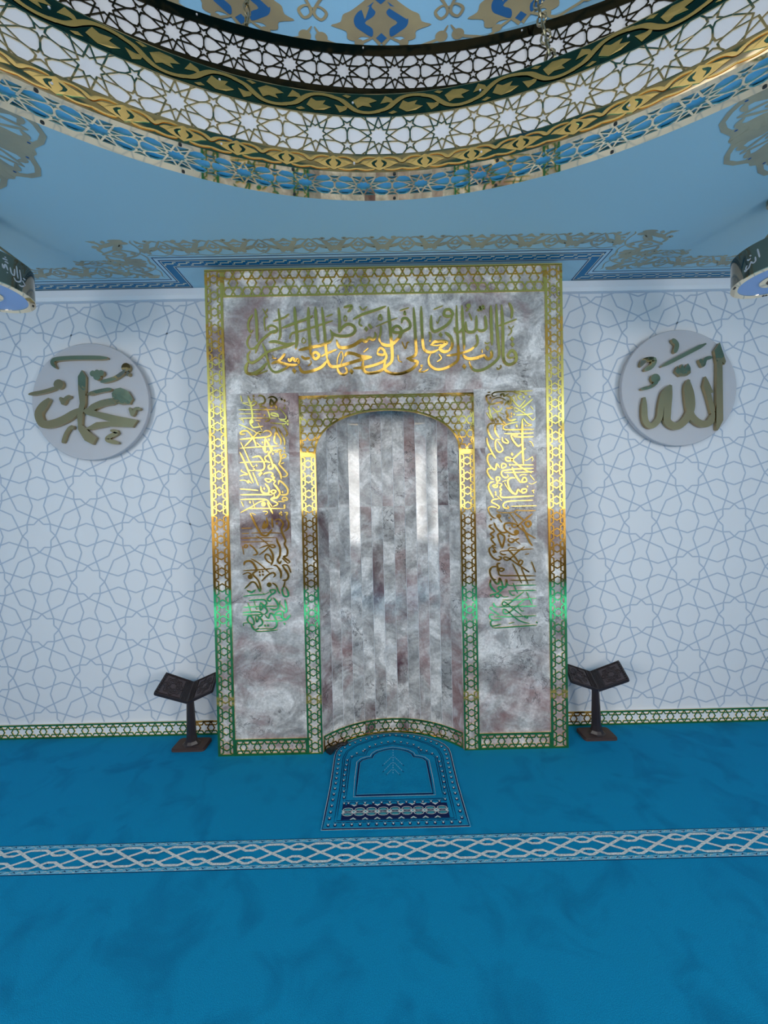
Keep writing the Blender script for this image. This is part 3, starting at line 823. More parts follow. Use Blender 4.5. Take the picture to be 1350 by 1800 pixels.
def patch(x0, x1, y0, y1, n, rot_=0):
    for i in range(n):
        w = (x1 - x0) / n if not rot_ else (y1 - y0) / n
        if not rot_: arab(ce, (lambda a, b, t, i=i, w=w: (x0 + (i + a) * w, y0 + (y1 - y0) * b, ZC - .0009 - t)), 1, 6)
        else: arab(ce, (lambda a, b, t, i=i, w=w: (x0 + (x1 - x0) * b, y0 + (i + a) * w, ZC - .0009 - t)), 1, 6)
patch(-1.395, 1.386, -.084, -.225, 10)
for g in (1, -1):
    patch(g * 1.395, g * 1.66, -.225, .0, 1, 1); patch(g * 1.395, g * 1.62, -.06, .122, 1, 1)
    patch(g * 1.62, g * XR, .125, -.0, 7)
    patch(g * 1.62, g * 1.86, -.0, -.06, 1)
    # round ornament beside the dome
    ox, oy = g * 1.78, -1.08
    for k in range(12):
        an = k * PI / 6
        def m3(a, b, t, an=an): 
            r_ = .10 + .36 * b; th = an + (a - .5) * .56
            return (ox + r_ * cos(th), oy + r_ * sin(th), ZC - .0009 - t)
        arab(ce, m3, 1, 7)
    for k in range(12):
        an = k * PI / 6 + PI / 12
        ce.prism([(ox + (.36 + .10 * cos(j * PI / 6)) * cos(an + .17 * sin(j * PI / 6)), oy + (.36 + .10 * cos(j * PI / 6)) * sin(an + .17 * sin(j * PI / 6))) for j in range(12)], c3, 0, .0006, 1, back=False)
    for rr in (.14, .30, .46):
        stroke(ce, [(ox + rr * (1 + .06 * cos(12 * k * PI / 36)) * cos(k * PI / 36), oy + rr * (1 + .06 * cos(12 * k * PI / 36)) * sin(k * PI / 36)) for k in range(72)], .022, c3, 0, .0008, 1, closed=True, sm=0, taper=1, side=False)
    for k in range(6):
        an = k * PI / 3 + .3
        ce.prism([(ox + .24 * cos(an) + .05 * cos(j * PI / 5) , oy + .24 * sin(an) + .014 * sin(j * PI / 5)) for j in range(10)], c3, 0, .0016, 7, back=False)
struct(ce.build('ceiling', [M_ceil, M_beigec, M_key, M_navy, M_cream, M_ceil2, M_bud, M_royal]), 'light blue painted ceiling with key border and beige arabesque')

# drum and dome above the chandelier
dm = MB(); ZD = 4.95
NP = 26; WIN0, WIN1 = 3.86, 4.90
ZM = 3.78
for i in range(96):
    a, b = 2 * PI * i / 96, 2 * PI * (i + 1) / 96
    am = math.degrees((a + b) / 2) % 360
    win = (i % 8) in (2, 3, 4, 5) and 190 < am < 350
    zs = [ZC - .0, ZM, WIN0, WIN1, ZD]
    for k in range(4):
        dm.add([(cx + RD * cos(t), cy + RD * sin(t), z) for t, z in ((a, zs[k]), (b, zs[k]), (b, zs[k + 1]), (a, zs[k + 1]))], 0 if k == 0 else 3)
    for k in range(10):
        e0, e1 = k * PI / 20, (k + 1) * PI / 20
        dm.add([(cx + RD * cos(t) * cos(e), cy + RD * sin(t) * cos(e), ZD + 1.1 * sin(e)) for t, e in ((a, e0), (b, e0), (b, e1), (a, e1))], 3)
def cap(a0, e0, sa, se):
    return lambda a, b, t: (cx + (RD - .006 - t) * cos(a0 + a * sa) * cos(e0 + b * se), cy + (RD - .006 - t) * sin(a0 + a * sa) * cos(e0 + b * se), ZD + (1.1 - .006 - t) * sin(e0 + b * se))
def drum(a0, z0, sa, sz, inset_=.002):
    return lambda a, b, t: (cx + (RD - inset_ - t) * cos(a0 + a * sa), cy + (RD - inset_ - t) * sin(a0 + a * sa), z0 + b * sz)
def palm(m3, c1=1, c2=2):
    A = lambda pl, m_, t: dm.prism(smooth(pl, True, 3) if len(pl) > 6 else pl, m3, t, t, m_, back=False)
    for g in (1, -1):
        A([(g * a, b) for a, b in ((.30, .12), (.38, .05), (.50, .08), (.52, .20), (.74, .27), (.60, .34), (.56, .46), (.46, .52), (.36, .60), (.20, .74), (0, .92), (0, .02), (.14, .10))][::g], c1, 0)
        A([(g * a, b) for a, b in ((.10, .68), (.20, .60), (.33, .52), (.40, .40), (.38, .28), (.28, .20), (.14, .12), (.13, .25), (.24, .34), (.12, .44), (.08, .52), (.14, .60))][::g], c2, .0008)
        S_ = lambda pts, w: stroke(dm, [(g * a, b) for a, b in pts], w, m3, 0, .0004, c1, side=False)
        S_([(.10, .12), (.30, .02), (.46, -.08), (.62, -.04), (.85, .04), (.98, .22)], .045)
        S_([(0, .90), (.30, .80), (.60, .86), (.85, .70), (.98, .45), (.88, .34), (.80, .45), (.90, .54), (1.02, .50)], .045)
        S_([(.02, .95), (.25, 1.05), (.5, 1.2), (.75, 1.1), (1.0, 1.22)], .05)
        A([(g * (.88 + .09 * cos(j * PI / 5)), .06 + .09 * sin(j * PI / 5)) for j in range(10)], c1, .0004)
        A([(g * (.33 + .07 * cos(j * PI / 5)), .02 + .06 * sin(j * PI / 5)) for j in range(10)], c1, .0004)
        A([(g * a, b) for a, b in ((.62, 1.0), (.86, .86), (1.02, .92), (1.02, 1.12), (.8, 1.2))][::g], c1, .0004)
    A([(-.09, .72), (0, .64), (.09, .72), (0, .88)], c2, .0008); A([(-.08, .10), (0, .02), (.08, .10), (0, .18)], c2, .0008)
for i in range(NP):
    a0 = PI / 2 + 2 * PI * i / NP + .005; sa = -PI / NP
    palm(drum(a0, ZC + .004, sa, .20))
    palm(drum(a0 + PI / NP, ZC + .30, sa, .24))
    if i % 2 == 0:
        for k, (e0, se, am_) in enumerate(((.02, .22, 2), (.30, .22, 2), (.58, .24, 2), (.90, .26, 2))): palm(cap(a0 + (k % 2) * PI / NP * 2, e0, am_ * sa, se), 4, 2)
dmo = struct(dm.build('dome', [M_dome, M_beige, M_royal, M_dgold, M_teal]), 'light blue dome drum painted with beige and royal blue palmettes')

# remaining walls and windows (behind the camera)
def wall_box(name, x0, x1, y0, y1, z0, z1):
    b = MB(); b.box(x0, x1, y0, y1, z0, z1); return struct(b.build(name, M_plain))
wall_box('wall_left', -XR - .12, -XR, YB - .1, YW + .12, 0, ZC); wall_box('wall_right', XR, XR + .12, YB - .1, YW + .12, 0, ZC)
WZ0, WZ1 = 1.42, 2.98
wx = [(-3.52, -1.98), (-1.72, -.52), (-.32, .28), (.48, 1.72), (1.98, 3.52)]
bw = MB(); xs = [-XR] + [x for w in wx for x in w] + [XR]
bw.box(-XR, XR, YB - .12, YB, 0, WZ0, 1); bw.box(-XR, XR, YB - .12, YB, WZ1, ZC)
for i in range(0, len(xs), 2): bw.box(xs[i], xs[i + 1], YB - .12, YB, WZ0, WZ1)
struct(bw.build('wall_back', [M_plain, M_wain]))
def frame(name, x0, x1, y, z0, z1, axis='x'):
    b = MB(); w = .05; n = max(2, round((x1 - x0) / .62))
    def bar(a0, a1, c0, c1):
        if axis == 'x': b.box(a0, a1, y - .04, y, c0, c1)
        else: b.box(y - .04, y, a0, a1, c0, c1)
    bar(x0, x1, z0, z0 + w); bar(x0, x1, z1 - w, z1); bar(x0, x0 + w, z0 + w, z1 - w); bar(x1 - w, x1, z0 + w, z1 - w)
    for i in range(1, n): bar(x0 + (x1 - x0) * i / n - .018, x0 + (x1 - x0) * i / n + .018, z0 + w, z1 - w)
    bar(x0 + w, x1 - w, z0 + (z1 - z0) * .68, z0 + (z1 - z0) * .68 + .03)
    return struct(b.build(name, M_frame))
wn = 0
def area(name, loc, rot_, sx, sy, radiance, col=(1, 1, 1)):
    l = bpy.data.lights.new(name, 'AREA'); l.shape = 'RECTANGLE'; l.size = sx; l.size_y = sy
    l.energy = radiance * PI * sx * sy; l.color = col
    o = bpy.data.objects.new(name, l); C.objects.link(o); o.location = loc; o.rotation_euler = rot_
    return o
for x0, x1 in wx:
    wn += 1; frame('window_%d' % wn, x0, x1, YB - .02, WZ0, WZ1)
    area('daylight', ((x0 + x1) / 2, YB - .10, (WZ0 + WZ1) / 2), (PI / 2, 0, 0), x1 - x0, WZ1 - WZ0, BACK_L, (1.0, .955, .895))
# added lamp panels with pane frames on the closed drum, brightening the dome
for am in range(0, 360, 30):
    a = math.radians(am)
    p = Vector((cx + (RD - .03) * cos(a), cy + (RD - .03) * sin(a), (WIN0 + WIN1) / 2))
    o = area('daylight', p, (0, 0, 0), .86, WIN1 - WIN0 - .04, DRUM_L, (1.0, .955, .89))
    o.rotation_euler = Vector((cos(a), sin(a), 0)).to_track_quat('Z', 'Y').to_euler()
    b = MB(); q = lambda u, z, t: (cx + (RD - .02 - t) * cos(a) - u * sin(a), cy + (RD - .02 - t) * sin(a) + u * cos(a), z)
    stroke(b, [(-.45, WIN0), (.45, WIN0), (.45, WIN1), (-.45, WIN1)], .03, q, 0, .02, closed=True, sm=0, taper=1)
    stroke(b, [(0, WIN0), (0, WIN1)], .02, q, 0, .02, sm=0, taper=1)
    wn += 1; struct(b.build('window_%d' % wn, M_frame))
# added side lights with pane frames on the solid walls, main fill
for g in (1, -1):
    o = area('daylight', (g * (XR - .02), -4.12, SIDE_Z), (0, g * PI / 2, 0), SIDE_H, 1.6, SIDE_L, (1.0, .955, .895))
    wn += 1; frame('window_%d' % wn, -4.92, -3.32, g * XR + .02, SIDE_Z - SIDE_H / 2, SIDE_Z + SIDE_H / 2, 'y')
sl = bpy.data.lights.new('sun', 'SUN'); sl.energy = SUN_E; sl.angle = .02; sl.color = (1, .95, .87)
so = bpy.data.objects.new('sun', sl); C.objects.link(so); so.rotation_euler = (math.radians(39), 0, 0); so.location = (0, -8, 6)
w = bpy.data.worlds.new('World'); sc.world = w; w.use_nodes = True
w.node_tree.nodes['Background'].inputs[0].default_value = (.62, .75, 1, 1); w.node_tree.nodes['Background'].inputs[1].default_value = .6

# ------------------------------------------------------------------ mihrab
mh = thing('mihrab', 'tall marble prayer niche block framed with cut gold star lattice and gold script', 'mihrab', (0, .1, 0))
AW, AR, AN, ZS = .445, .262, 2.15, 1.878
def archz(x): return ZS + AR * max(0, 1 - (abs(x) / AW) ** AN) ** (1 / AN)
AX = [-AW * cos(PI * i / 48) for i in range(49)]
APTS = [(-AW, 0)] + [(x, archz(x)) for x in AX] + [(AW, 0)]
bd = MB(); info = []
def bq(p, off): bd.add(p); info.append(off)
for (x0, x1) in ((-HW, -.541), (.541, HW)):
    for k, (z0, z1) in enumerate(((0, .96), (.96, 1.893), (1.893, 2.26))): bq([(x0, 0, z0), (x1, 0, z0), (x1, 0, z1), (x0, 0, z1)], (x0 * 3 + k * 2.3, k * 1.7))
for (x0, x1) in ((-.541, -AW), (AW, .541)): bq([(x0, 0, 0), (x1, 0, 0), (x1, 0, 2.26), (x0, 0, 2.26)], (0, 4))
for i in range(48):
    x0, x1 = AX[i], AX[i + 1]
    bq([(x0, 0, archz(x0)), (x1, 0, archz(x1)), (x1, 0, 2.26), (x0, 0, 2.26)], (0, 4))
for k, (x0, x1) in enumerate(((-HW, -.37), (-.37, .37), (.37, HW))): bq([(x0, 0, 2.26), (x1, 0, 2.26), (x1, 0, HM), (x0, 0, HM)], (5 + k * .02, 3))
for g in (1, -1): bq([(g * HW, 0, 0), (g * HW, YW - .002, 0), (g * HW, YW - .002, HM), (g * HW, 0, HM)], (9, 1))
bq([(-HW, 0, HM), (HW, 0, HM), (HW, YW - .002, HM), (-HW, YW - .002, HM)], (0, 0))
def buv(co, i): return (co.x + co.y + info[i][0], co.z + info[i][1])
bo = bd.build('body', M_marble, mh, uv=buv)
# niche of upright marble planks
NB, ND, ch = .018, .2085, AW - .003
sg = ND - NB; NR = (ch * ch + sg * sg) / (2 * sg); NA = math.asin(ch / NR); NCY = NB + sg - NR
def nich(a, off=0.): return ((NR - off) * sin(a), NCY + (NR - off) * cos(a))
nb = MB(); ninf = []
for g in (1, -1):
    nb.add([(g * AW, 0, 0), (g * ch, NB, 0), (g * ch, NB, 2.2), (g * AW, 0, 2.2)]); ninf.append((g, 2))
NPL = 13
for i in range(NPL):
    a, b = -NA + 2 * NA * i / NPL, -NA + 2 * NA * (i + 1) / NPL
    pa, pb = nich(a), nich(b)
    j = random.uniform(-.0008, .0008); zz = [0, 1.545, 2.2]
    for k in range(2):
        t = random.uniform(-.003, .003)
        p = [(pa[0], pa[1] + j, zz[k]), (pb[0], pb[1] - j, zz[k]), (pb[0], pb[1] - j + t, zz[k + 1]), (pa[0], pa[1] + j + t, zz[k + 1])]
        nb.add(p); ninf.append((random.uniform(0, 9), random.uniform(0, 9)))
    if i:   # pale joint
        q = nich(a, .0012); nb.mesh([(q[0] - .0007, q[1], 0), (q[0] + .0007, q[1], 0), (q[0] + .0007, q[1], 2.2), (q[0] - .0007, q[1], 2.2)], [(0, 1, 2, 3)], 1); ninf.append((0, 0))
nb.add([(AW, 0, 2.2), (-AW, 0, 2.2)] + [(*nich(-NA + 2 * NA * i / 12), 2.2) for i in range(13)]); ninf.append((0, 0))
nb.build('niche_lining', [M_marbp, M_cove], mh, uv=lambda co, i: (NR * math.atan2(co.x, co.y - NCY) + ninf[i][0], co.z + ninf[i][1]))
G0, G1 = -.0002, .0045
front = lambda a, b, t: (a, -t, b)
frontv = lambda a, b, t: (b, -t, a)
for g in (1, -1):
    b = MB(); gold_strip(b, 0, HM, g * 1.0466, .0546, frontv, G0, G1, .0435, .008, w=.0038); b.build('outer_post', M_gold, mh)
    b = MB(); gold_strip(b, 0, 1.868, g * .493, .048, frontv, G0, G1, .0412, .004, w=.0037); b.build('inner_post', M_gold, mh)
    b = MB(); x0, x1 = sorted((g * .5412, g * .9918)); gold_strip(b, x0, x1, .052, .052, front, G0, G1, .0418, .006, w=.0038); b.build('base_strip', M_gold, mh)
b = MB(); gold_strip(b, -.9918, .9918, 2.9362, .0846, front, G0, G1, .0515, .006, 1.5, w=.0042); b.build('top_band', M_gold, mh)
# spandrel sheet above the arch
b = MB(); X1, Z0, Z1 = .5412, 1.8685, 2.2385; r = .0428; A2, B2 = AW + .008, AR + .008
def push(p):
    x, z = p; x = min(max(x, -X1 + .007), X1 - .007); z = min(max(z, Z0 + .022), Z1 - .007)
    if z > ZS and abs(x) < A2:
        e = (abs(x) / A2) ** AN + ((z - ZS) / B2) ** AN
        if e < 1:
            s = max(e, 1e-3) ** (-1 / AN); x *= s; z = ZS + (z - ZS) * s
    return (x, z)
def insd(p): return p[1] <= ZS + .001 and abs(p[0]) < A2 or (abs(p[0]) / A2) ** AN + (max(p[1] - ZS, 0) / B2) ** AN < 1
star = [((1 if j % 2 else .57735) * cos(j * PI / 6), (1 if j % 2 else .57735) * sin(j * PI / 6)) for j in range(12)]
hexa = [(.57735 * cos(j * PI / 3), .57735 * sin(j * PI / 3)) for j in range(6)]
cl = []
for j in range(-1, 6):
    for i in range(-13, 14):
        s0 = i * 1.1547; t0 = -2 * j - .9
        raw = [star if i % 2 == 0 else hexa]
        raw = [[(s0 + a, t0 + c) for a, c in raw[0]]]
        raw.append([(s0 + .57735 + a, t0 - 1 + c) for a, c in hexa])
        if i % 2: raw += [[(s0 - .2887, t0 + .5), (s0 + .2887, t0 + .5), (s0, t0 + 1)], [(s0, t0 - 1), (s0 + .2887, t0 - .5), (s0 - .2887, t0 - .5)]]
        for q in raw: cl.append([(a * r, Z1 + c * r) for a, c in q])
keep = []
for q in cl:
    if all(insd(p) for p in q): continue
    if all(p[1] > Z1 for p in q) or all(abs(p[0]) > X1 for p in q) or all(p[1] < Z0 + .02 for p in q): continue
    qq = []
    for i in range(len(q)):
        p, n_ = q[i], q[(i + 1) % len(q)]; qq.append(push(p))
        if insd(p) or insd(n_): qq.append(push(((p[0] + n_[0]) / 2, (p[1] + n_[1]) / 2)))
    q2 = [p for i, p in enumerate(qq) if math.dist(p, qq[i - 1]) > 1e-4]
    if len(q2) < 3: continue
    ar = abs(sum(q2[i][0] * q2[(i + 1) % len(q2)][1] - q2[(i + 1) % len(q2)][0] * q2[i][1] for i in range(len(q2)))) / 2
    if ar < .00012: continue
    keep.append(q2)
lattice(b, keep, .0038, front, G0, G1)
for q in ([(-X1, Z1 - .007), (X1, Z1 - .007), (X1, Z1), (-X1, Z1)], [(-X1, Z0), (-X1 + .007, Z0), (-X1 + .007, Z1), (-X1, Z1)], [(X1 - .007, Z0), (X1, Z0), (X1, Z1), (X1 - .007, Z1)],
          [(-X1, Z0), (-AW, Z0), (-AW, Z0 + .022), (-X1, Z0 + .022)], [(AW, Z0), (X1, Z0), (X1, Z0 + .022), (AW, Z0 + .022)]):
    b.prism(q, front, G0, G1 + .0003, back=False)
b.build('arch_spandrel', M_gold, mh)
b = MB(); stroke(b, [(x * 1.008, archz(x) + .004) for x in AX], .009, front, -.012, G1 + .0006, taper=1, sm=0); b.build('arch_edge', M_gold, mh)
b = MB(); L_ = NR * NA * 2
gold_strip(b, -L_ / 2, L_ / 2, .0505, .0505, (lambda a, z, t: (*nich(a / NR, t), z)), 0, .004, .0415, .004, w=.0037); b.build('niche_base_band', M_gold, mh)
def inscription(name, groups, panel=None):
    b = MB()
    for (x0, y0, s), txt in groups:
        script(b, txt, (lambda X, Y: py(x0 + X / s, y0 + Y / s, 0.)), 2.4085 / F / s, front, .0005, .006)
    return b.build(name, M_gold, mh)
t = inscription('inscription', TOP); t['label'] = 'wide gold two-tier script line across the top'
for nm, gr, xc, z0, z1 in (('left', LEFT, -.768, 1.30, 2.20), ('right', RIGHT, .766, 1.30, 2.215)):
    t = inscription('inscription', gr); t['label'] = 'tall column of gold script on the %s panel' % nm
    b = MB(); b.box(xc - .158, xc + .158, -.0012, .002, z0, z1)
    fo = b.build('inscription_sheet', M_film, mh, uv=lambda co, i: buv(co, 0 if nm == 'left' else 3))

# ------------------------------------------------------------------ skirting of gold lattice
for nm, x0, x1, lab in (('baseboard_left', -XR, -HW - .001, 'left'), ('baseboard_right', HW + .001, XR, 'right')):
    b = MB(); b.box(x0, x1, YW - .012, YW, 0, .099, 1)
    gold_strip(b, x0, x1, .0495, .0495, (lambda a, z, t: (a, YW - .012 - t, z)), 0, .004, .0415, .004, w=.0037)
    struct(b.build(nm, [M_gold, M_cove]), 'gold star lattice skirting on the %s papered wall' % lab)

# ------------------------------------------------------------------ round wall plaques
def plaque(xc, zc, word, marks, org, s, label):
    t = thing('wall_plaque', label, 'plaque', (xc, .2473, zc), 'round calligraphy plaques on the papered wall')
    b = MB(); n = 96; R_ = .389
    prof = [(.234, .0), (.234, R_ - .004), (.230, R_), (.203, R_), (.2, R_ - .004)]
    V = []; fs = []
    for y, q in prof[1:]: V += [(xc + q * cos(2 * PI * i / n), y, zc + q * sin(2 * PI * i / n)) for i in range(n)]
    for k in range(3): fs += [(k * n + i, k * n + (i + 1) % n, (k + 1) * n + (i + 1) % n, (k + 1) * n + i) for i in range(n)]
    fs += [tuple(range(3 * n, 4 * n)), tuple(range(n - 1, -1, -1))]
    b.mesh(V, fs); b.cyl((xc, .234, zc), (xc, YW, zc), .12, n=32)
    fixn(b.build('disc', M_disc, t))
    conv = lambda X, Y: py(org[0] + X / s, org[1] + Y / s, .185)
    k = 2.59 / F / s
    m3 = on_wall(.2)
    b = MB(); script(b, word, conv, k, m3, .0, .024); b.build('lettering', M_letter, t)
    for mk in marks:
        b = MB(); script(b, mk, conv, k, m3, .0, .024); b.build('accent_mark', M_letter, t)
plaque(-1.976, 2.287, MED_L, MED_LM, (0, 560), 3.75, 'round grey plaque left of the niche, gold script under a long bar')
plaque(1.978, 2.299, MED_R, MED_RM, (1030, 540), 4.21875, 'round grey plaque right of the niche, gold script with tall upright strokes')

# ------------------------------------------------------------------ folding book stands
def stand(label, S0, S1, A0, A1, B0, B1, base, cols):
    t = thing('book_stand', label, 'book stand', (base[0], base[1], 0), 'carved brown book stands beside the niche')
    V3 = Vector
    def P3(q): x, z = py(q[0], q[1], q[2]); return V3((x, q[2], z))
    S0, S1, A0, A1, B0, B1 = map(P3, (S0, S1, A0, A1, B0, B1))
    for q0, q1 in ((A0, A1), (B0, B1)):
        nrm = (q0 - S0).cross(S1 - S0).normalized()
        if nrm.z < 0: nrm = -nrm
        m3 = lambda a, b, tt: (S0 + (q0 - S0) * a + (S1 - S0) * b + ((q1 - S1) - (q0 - S0)) * a * b) + nrm * tt
        c = .07
        out = [(0, 0)] + [(1 - c + c * sin(i * PI / 8), c - c * cos(i * PI / 8)) for i in range(5)] + [(1 - c + c * cos(i * PI / 8), 1 - c + c * sin(i * PI / 8)) for i in range(5)] + [(0, 1)]
        b = MB(); b.prism(out, m3, -.013, .0)
        rim_ = lambda e: [(e * .6, e), (1 - e, e), (1 - e, 1 - e), (e * .6, 1 - e)]
        stroke(b, [(.02, .02), (.97, .03), (.97, .97), (.02, .98)], .05, m3, -.002, .005, sm=0, taper=1, closed=True)
        lf = fixn(b.build('book_rest', M_wood, t))
        b = MB(); b.prism([(.26, .10), (.88, .10), (.88, .90), (.26, .90)], m3, -.001, .002, 0, back=False)
        for rr, ww in ((.34, .022), (.26, .016), (.13, .02)):
            stroke(b, [(.57 + rr * .82 * (1 + .12 * cos(8 * k * PI / 32)) * cos(k * PI / 32), .5 + rr * (1 + .12 * cos(8 * k * PI / 32)) * sin(k * PI / 32)) for k in range(64)], ww, m3, 0, .0055, 1, closed=True, sm=0, taper=1)
        for k in range(8):
            an = k * PI / 4 + .2
            stroke(b, [(.57 + .82 * r_ * cos(an + d_), .5 + r_ * sin(an + d_)) for r_, d_ in ((.12, 0), (.20, .25), (.27, 0))], .022, m3, 0, .005, 1, sm=3)
            stroke(b, [(.57 + .82 * r_ * cos(an + d_), .5 + r_ * sin(an + d_)) for r_, d_ in ((.12, 0), (.20, -.25), (.27, 0))], .022, m3, 0, .005, 1, sm=3)
        for k in range(9): stroke(b, [(.935, .1 + k * .1), (.935, .15 + k * .1)], .03, m3, 0, .0055, 1, sm=0, taper=1)
        b.build('carved_panel', [M_woodp, M_wood], lf)
        b = MB()
        for k in (.07, .12, .17, .21): stroke(b, [(k, .03), (k, .97)], .018, m3, 0, .006, sm=0, taper=1)
        b.build('hinge_ridge', M_wood, lf)
    top = S0 * .62 + S1 * .38; top.z -= .012
    b = MB(); rings = []
    bx, by = base
    prof = [(.018, .060, .046), (.024, .045, .038), (.042, .034, .031), (.08, .028, .027), (.16, .026, .026), (.30, .021, .023), (1.0, .019, .021)]
    Vv = []
    for z, hx, hy in prof:
        zz = top.z if z == 1.0 else z; f = zz / top.z
        X = bx + (top.x - bx) * max(0, f); Y = by + (top.y - by) * max(0, f)
        c = .35
        for a, d in ((1, -c), (1, c), (c, 1), (-c, 1), (-1, c), (-1, -c), (-c, -1), (c, -1)): Vv.append((X + a * hx, Y + d * hy, zz))
    fs = [(k * 8 + i, k * 8 + (i + 1) % 8, (k + 1) * 8 + (i + 1) % 8, (k + 1) * 8 + i) for k in range(len(prof) - 1) for i in range(8)] + [tuple(range((len(prof) - 1) * 8, len(prof) * 8))]
    b.mesh(Vv, fs); fixn(b.build('column', M_wood, t))
    b = MB(); hx, hy = .108, .064; c = .018
    out = [(bx + sx * (hx - c) + c * cos(a), by + sy * (hy - c) + c * sin(a)) for sx, sy, a0 in ((1, 1, 0), (-1, 1, PI / 2), (-1, -1, PI), (1, -1, 1.5 * PI)) for a in (a0, a0 + PI / 4, a0 + PI / 2)]
    b.prism(out, (lambda a, d, tt: (a, d, tt)), 0, .014); b.prism([(bx + (x - bx) * .95, by + (y - by) * .93) for x, y in out], (lambda a, d, tt: (a, d, tt)), .014, .019)
    fixn(b.build('base', M_wood2, t))
stand('dark brown carved book stand on a single foot, left of the marble niche', (329.3, 1235, .03), (341, 1199, .19), (269.3, 1219, .01), (292, 1182, .17), (373, 1214.5, .05), (383, 1180, .21), (-1.322, .112), None)
stand('dark brown carved book stand on a single foot, right of the marble niche', (1052.7, 1213.3, .03), (1037, 1180.7, .19), (1107, 1195, .01), (1088, 1161, .17), (1004, 1197.5, .05), (993, 1166, .21), (1.345, .120), None)

# ------------------------------------------------------------------ black cord in the niche corner
t = thing('power_cord', 'short black cord and plug lying at the left inner corner of the niche', 'cord', (-.42, .03, 0))
def clear(p, gap):
    r_ = math.hypot(p[0], p[1] - NCY); k = min(1, (NR - gap) / r_); x, y = p[0] * k, NCY + (p[1] - NCY) * k
    return (max(x, -AW + gap), y)
b = MB(); pts = [clear(pz(u, v), .026) for u, v in ((569, 1322), (575, 1317), (583, 1313), (591, 1311), (599, 1310.5), (606, 1311), (608.5, 1307))]
b.tube([(x, y, .013) for x, y in smooth(pts, k=4)], .012, 8); fixn(b.build('cord', M_black, t))
b = MB(); p0, p1 = clear(pz(571, 1324), .042), clear(pz(583, 1316), .042)
b.cyl((p0[0], p0[1], .022), (p1[0], p1[1], .022), .022, .015, 12); b.cyl((p1[0], p1[1], .022), (p1[0] + .02, p1[1] + .004, .02), .015, .008, 12); b.build('plug', M_black, t)

# ------------------------------------------------------------------ two-tier ring chandelier
CZ = 1.55
def girih_cells():
    R = lambda r, d: (r * cos(math.radians(d)), r * sin(math.radians(d)))
    full, mx, my, q4 = [], [], [], []
    full.append([R(75 if k % 2 == 0 else 54.5, 18 * k) for k in range(20)])
    o18, o54 = (135.6, 44), (83.7, 115)
    half0 = [(135.6, 44), (172.8, 57.8), (204.2, 55), (216.5, 26)]
    mx.append([(75, 0)] + [(a, -b) for a, b in half0] + half0[::-1])
    my.append([R(54.5, 90), R(75, 108), (0, 142), R(75, 72)])
    my.append([(216.5 + q * cos(math.radians(d)), 72 + q * sin(math.radians(d))) for q, d in [(46 if k % 2 == 0 else 21, -90 + 36 * k) for k in range(10)]])
    my.append([(165, 142), (189.5, 109.2), (216.5, 93), (243.5, 109.2), (268, 142)])
    q4.append([R(54.5, 18), R(75, 0), o18, R(75, 36)])
    q4.append([R(54.5, 54), R(75, 36), o54, R(75, 72)])
    q4.append([R(75, 36), o18, (172.8, 57.8), (196.5, 78.5), (189.5, 109.2), (165, 142), (120, 142), o54])
    q4.append([R(75, 72), o54, (92, 142), (0, 142)])
    q4.append([o54, (120, 142), (92, 142)])
    out = list(full)
    for p in mx: out += [p, [(-a, b) for a, b in p][::-1]]
    for p in my: out += [p, [(a, -b) for a, b in p][::-1]]
    for p in q4: out += [[(a * sx, b * sy) for a, b in p][::sx * sy] for sx in (1, -1) for sy in (1, -1)]
    return out
GC = girih_cells()
LC = (-.03, -2.60); UC = (0.02, -2.95); RC = [LC]
ch_ = thing('chandelier', 'huge two-tier gold ring chandelier with white star lattice bands hanging under the dome', 'chandelier', (LC[0], LC[1], CZ + .743))
def ringpt(r, a, z): return (RC[0][0] + r * cos(a), RC[0][1] + r * sin(a), z)
def cylband(b, r, z0, z1, m_=0, n=192, flip=False):
    V = [ringpt(r, 2 * PI * i / n, z0) for i in range(n)] + [ringpt(r, 2 * PI * i / n, z1) for i in range(n)]
    b.mesh(V, [(i, (i + 1) % n, n + (i + 1) % n, n + i) for i in range(n)], m_)
def annulus(b, r0, r1, z, m_=0, n=192):
    V = [ringpt(r0, 2 * PI * i / n, z) for i in range(n)] + [ringpt(r1, 2 * PI * i / n, z) for i in range(n)]
    b.mesh(V, [(i, (i + 1) % n, n + (i + 1) % n, n + i) for i in range(n)], m_)
def floral(b, m3, odd):
    for g in (1, -1):
        f = lambda pts: [(.5 + g * a, c) for a, c in pts]
        b.prism(f([(0, 1.0), (.14, .80), (.22, .72), (.34, .66), (.42, .50), (.32, .40), (.22, .26), (.10, .14), (0, .0)])[::g], m3, 0, 0, 0, back=False)
        b.prism(f([(.04, .74), (.12, .66), (.17, .52), (.14, .36), (.05, .22), (.09, .38), (.10, .52), (.06, .62)])[::g], (lambda a, c, t: m3(a, c, t + .0008)), 0, 0, 1, back=False)
        stroke(b, f([(.10, .12), (.26, .04), (.40, .08), (.5, .16)]), .10, m3, 0, .0003, 0, side=False)
        stroke(b, f([(.08, .90), (.24, .94), (.38, .84), (.46, .66), (.5, .52)]), .10, m3, 0, .0003, 0, side=False)
